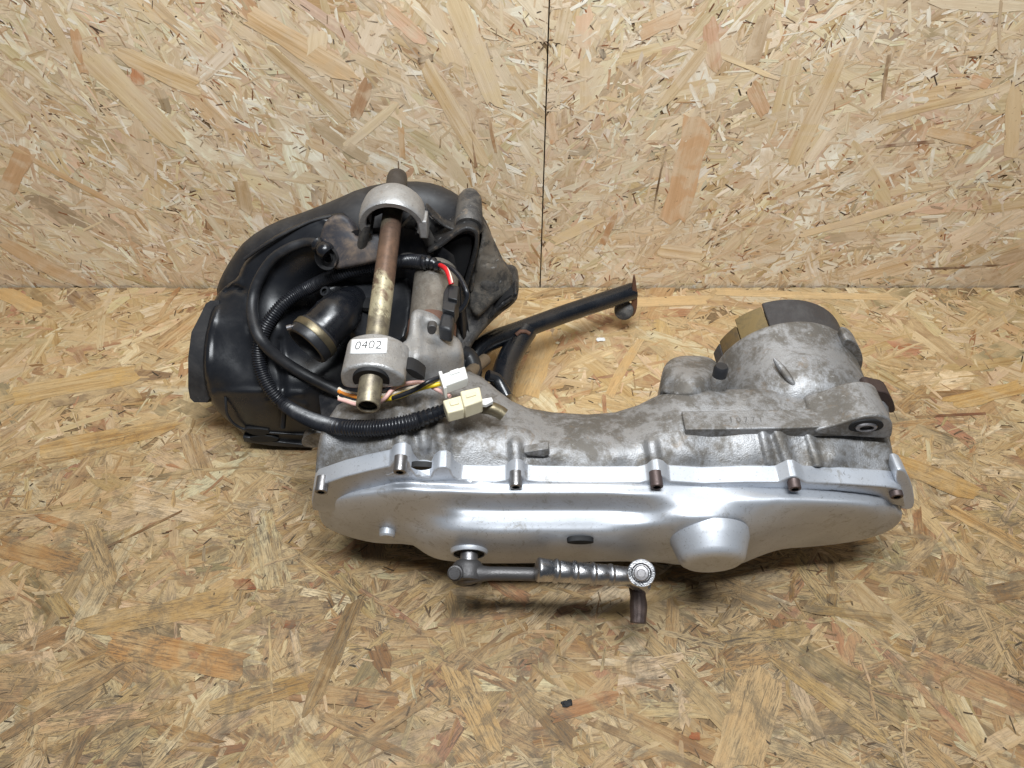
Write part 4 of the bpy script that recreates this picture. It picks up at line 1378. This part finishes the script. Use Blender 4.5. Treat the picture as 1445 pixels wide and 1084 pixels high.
# ================================================================ centre stand
ST = part_empty('centre_stand', Pz(700, 480, .045))
far = Py(893, 411, .672)
tubeA = spline([Pz(664, 520, .05), Pz(668, 505, .056), Pz(680, 489, .060), Pz(700, 478, .060), Pz(730, 467.5, .058), Pz(800, 442, .053), far], 8)
stA = tube('stand_leg', tubeA, .0098, M['stand'], 20, ST)
tubeB = spline([Pz(742, 466, .056), Pz(730, 485, .052), Pz(716, 512, .048), Pz(710, 535, .046), Pz(704, 565, .046), Pz(700, 590, .048)], 8)
tube('stand_leg', tubeB, .0120, M['stand'], 20, ST)
tube('weld_bead', [Pz(728, 473, .064), Pz(734, 468, .066), Pz(742, 468, .065), Pz(747, 471, .062)], .0022, M['rust'], 8, ST)
yslab('stand_foot_plate', rounded([(892, 404), (895, 386), (898, 400), (900, 425), (898, 440), (893, 448), (889, 446), (892, 425)], n=1), .664, .004, M['rust'], .001, parent=ST)
lathe('stand_foot', Py(880, 438, .662), (-.25, -.75, .6), [(0, 0), (.0085, 0), (.0105, -.0012), (.0110, -.004), (.0105, -.012), (0, -.012)], M['cast_dark'], 28, ST)
tube('stand_pivot', spline([Pz(650, 498, .09), Pz(662, 505, .085), Pz(668, 522, .08), Pz(664, 534, .08)], 5), .0085, M['plastic'], 14, ST)
tube('stand_spring_arm', spline([Pz(688, 530, .075), Pz(700, 534, .07), Pz(708, 545, .065), Pz(716, 560, .06)], 5), .0055, M['stand'], 12, ST)
tube('drain_stub', [Pz(684, 508, .07), Pz(672, 518, .08), Pz(660, 530, .09)], .0062, mat_plain('tan_fouled_pipe', (.20, .15, .10, 1), .55, .2, .5, (.10, .075, .05, 1), 70, .4), 14)

# ================================================================ intake hose
e0, e1, e2, e3 = Pz(506, 422, .135), Pz(492, 430, .150), Pz(474, 446, .158), Pz(446, 474, .152)
IN = part_empty('intake_hose', e2)
tube('hose_elbow', spline([e0, e1, e2, e3], 8), lambda i, n: .0145 + .0042 * min(1, max(0, (i - 9) / 6)) + .0007 * (i % 5 == 2), M['plastic_gloss'], 32, IN)
ax = (e3 - e2).normalized()
cl0 = e3 - ax * .002
band = lathe('hose_clamp', cl0, ax, [(.0200, .0012), (.0210, .0), (.0213, .001), (.0213, .0058), (.0210, .0066), (.0200, .0060)], M['brass'], 48, IN)
lathe('hose_mouth', cl0, ax, [(.0190, -.004), (.0203, .0), (.0206, .0125), (.0198, .0140), (.0172, .0145), (.0165, .012), (.0158, -.006), (0, -.010)], M['rubber'], 48, IN)
lathe('mouth_inner', cl0 + ax * .003, ax, [(.010, -.010), (.0105, .0015), (.0085, .003), (.0080, -.012)], M['plastic_gloss'], 30, IN)
cs = Pz(412, 463, .166)
lathe('clamp_screw', cs + Vector((-.004, 0, 0)), (1, .2, .2), [(0, 0), (.0022, 0), (.0022, .004), (.0012, .0042), (.0012, .012), (0, .012)], M['steel'], 12, band)
lathe('hose_screw', Pz(478, 480, .12), (-.3, -.5, .8), [(.0022, .0), (.0040, .0), (.0044, .002), (.0036, .004), (.0022, .004)], M['steel_dark'], 16)
lathe('hose_screw', Pz(461, 413, .16), (-.3, -.5, .8), [(.0026, .0), (.0046, .0), (.0050, .002), (.0042, .004), (.0026, .004)], M['plastic'], 16)

# ================================================================ wiring
W = part_empty('wiring_loom', Pz(450, 500, .16))
grom = Py(461, 361, .548)
lathe('cable_grommet', Py(464, 362, .545), (-.3, -1, .4), [(.0045, .004), (.0050, .0015), (.0095, .0), (.0105, .002), (.0105, .006)], M['plastic_dull'], 30)
con = hug([(604, 371), (585, 369), (560, 371), (530, 375), (500, 380), (468, 391), (436, 406), (406, 424), (382, 450), (368, 478), (365, 505), (372, 533), (390, 561), (418, 582), (452, 597), (492, 604), (532, 604), (566, 599), (590, 593)], TREE, .0072)
cr = resample(con, .00056)
CON = tube('corrugated_conduit', cr, lambda i, n: (.0062, .0064, .0054, .0053)[i % 4], M['conduit'], 18, W, angle=30)
slv = hug([(463, 358), (455, 350), (444, 343), (428, 343), (405, 352), (383, 368), (364, 398), (356, 428), (359, 458), (369, 480), (388, 501), (420, 523), (452, 540), (486, 557)], bvh_of(BODY + [CON]), .0060)
tube('cable_sleeve', resample(slv, .0025), lambda i, n: .0042 + .0011 * min(1, i / n * 1.6), M['rubber'], 16, W)
tube('cable_boot', resample(spline([slv[0], slv[2], slv[6], slv[12]], 6), .0012), lambda i, n: .0068 + .0012 * math.sin(i * .55), M['plastic_gloss'], 16, W)
lathe('cable_tie', slv[3], slv[6] - slv[3], [(.0058, -.002), (.0072, -.0018), (.0072, .0018), (.0058, .002)], M['plastic_gloss'], 20, W)
tp0 = hug([(596, 371), (606, 370), (614, 373), (623, 379)], TREE, .0078)
tube('tape_wrap', resample(tp0, .0012), lambda i, n: .0056 + .0007 * math.sin(i * 1.7) - .002 * i / n, M['plastic_gloss'], 12, W)
tp1 = hug([(586, 594), (600, 589), (614, 584), (628, 579)], TREE, .0075)
tube('tape_wrap', resample(tp1, .0012), lambda i, n: .0060 + .0006 * math.sin(i * 2.1) - .0012 * i / n, M['plastic_gloss'], 12, W)


def wire(name, pts, mat, r=.0016):
    tube(name, resample(spline(pts, 8), .0012), r, mat, 10, W)


wire('red_wire', [Pz(621, 374, .199), Pz(629, 380, .205), Pz(634, 390, .206), Pz(637, 402, .202)], M['wire_red'], .0021)
wire('white_stripe', [Pz(625, 373, .2005), Pz(631.5, 379, .2065), Pz(636, 389, .2075), Pz(639, 401, .2035)], M['wire_cream'], .0006)
wire('black_wire', [Pz(618, 372, .199), Pz(634, 377, .202), Pz(648, 390, .200), Pz(658, 410, .196), Pz(659, 422, .190), Pz(653, 434, .183), Pz(646, 440, .180)], M['wire_black'], .0020)
zz = .172
wire('cream_wire', [Pz(478, 549, zz), Pz(486, 553, zz), Pz(505, 557, zz), Pz(540, 557, zz + .004), Pz(575, 552, zz + .006), Pz(600, 545, zz + .010), Pz(624, 536, zz + .012)], M['wire_cream'])
wire('orange_wire', [Pz(478, 552, zz), Pz(486, 556.5, zz), Pz(505, 561, zz), Pz(525, 563, zz)], M['wire_orange'])
wire('black_wire', [Pz(480, 558, zz), Pz(488, 562, zz), Pz(510, 567, zz), Pz(540, 565, zz), Pz(560, 560, zz + .006), Pz(585, 550, zz + .012), Pz(604, 539, zz + .016), Pz(624, 531, zz + .014)], M['wire_black'], .0017)
wire('yellow_wire', [Pz(520, 564, zz), Pz(545, 563, zz + .003), Pz(565, 559, zz + .005), Pz(590, 549, zz + .009), Pz(624, 541, zz + .011)], M['wire_yellow'], .0019)
wire('pink_wire', [Pz(478, 563, zz), Pz(488, 566, zz), Pz(505, 571, zz), Pz(530, 570, zz), Pz(543, 562, zz + .007), Pz(556, 548, zz + .010), Pz(576, 541, zz + .011), Pz(598, 540.5, zz + .010), Pz(615, 549, zz + .007), Pz(636, 560, zz + .008)], M['wire_pink'])
wire('cream_wire', [Pz(478, 560, zz - .001), Pz(488, 564.5, zz), Pz(505, 568.5, zz), Pz(530, 566, zz), Pz(560, 553, zz + .007), Pz(590, 545, zz + .009), Pz(624, 533.5, zz + .012)], M['wire_cream'], .0014)

WC = part_empty('white_connector', Pz(641, 533, .187))
zslab('connector_shell', [(623, 528), (656, 516.5), (660.5, 533), (628, 544.5)], .191, .009, M['nylon_white'], .0009, parent=WC)
zslab('connector_rim', [(618.5, 524), (623.5, 523), (630.5, 547), (626, 548)], .193, .011, M['nylon_white'], .0005, parent=WC)
zslab('connector_latch', [(634, 523.5), (647, 519), (649, 524), (636, 528.5)], .1925, .003, M['nylon_white'], .0005, parent=WC)
for u0 in (630, 639, 648):
    zslab('connector_slot', [(u0, 536.5 - (u0 - 630) * .33), (u0 + 4, 535.2 - (u0 - 630) * .33), (u0 + 4.6, 537 - (u0 - 630) * .33), (u0 + .6, 538.3 - (u0 - 630) * .33)], .19115, .001, M['wire_cream'], 0, parent=WC)
CC = part_empty('cream_connector', Pz(655, 570, .182))
zslab('connector_half', [(624.5, 565), (651, 557.5), (655, 577), (631.5, 583)], .184, .010, M['nylon_cream'], .0010, parent=CC)
zslab('connector_half', [(649, 552), (677, 545.5), (681, 565), (655, 574)], .1865, .0125, M['nylon_cream'], .0010, parent=CC)
zslab('connector_latch', [(634, 566), (646, 563), (648, 569), (636, 572)], .1852, .003, M['nylon_cream'], .0004, parent=CC)
zslab('connector_latch', [(657, 557), (671, 553), (672, 557), (658, 561)], .1876, .003, M['nylon_cream'], .0004, parent=CC)
zslab('connector_latch', [(679, 563), (694, 560.5), (696, 566), (686, 571), (680, 571)], .178, .003, M['nylon_white'], .0004, parent=CC)
noz = spline([Pz(678, 574, .166), Pz(692, 576, .168), Pz(704, 581, .166), Pz(711, 586, .164)], 6)
tube('vent_pipe', noz, .0050, M['brass'], 18)

# ================================================================ loose bits on the bench
def crumb(name, u, v, r, mat, label, cat):
    bm = bmesh.new()
    bmesh.ops.create_icosphere(bm, subdivisions=2, radius=r)
    for w_ in bm.verts:
        w_.co *= rnd.uniform(.55, 1.3)
        w_.co.z *= .3
    me = bpy.data.meshes.new(name)
    bm.to_mesh(me)
    bm.free()
    me.materials.append(mat)
    o = bpy.data.objects.new(name, me)
    COL.objects.link(o)
    o.location = Pz(u, v, r * .3 + .0012)
    o.scale = (1.3, .9, 1)
    tag(o, label, cat)


crumb('paint_flake', 848, 479, .0040, M['chalk'], 'white paint flake lying on the bench beyond the silver crankcase', 'flake')
crumb('tar_crumb', 800, 992, .0034, M['hole'], 'black crumb of tar lying at the front of the bench', 'crumb')
crumb('wax_crumb', 787, 484, .0022, M['nylon_cream'], 'small pale crumb lying on the bench under the centre stand tube', 'crumb')
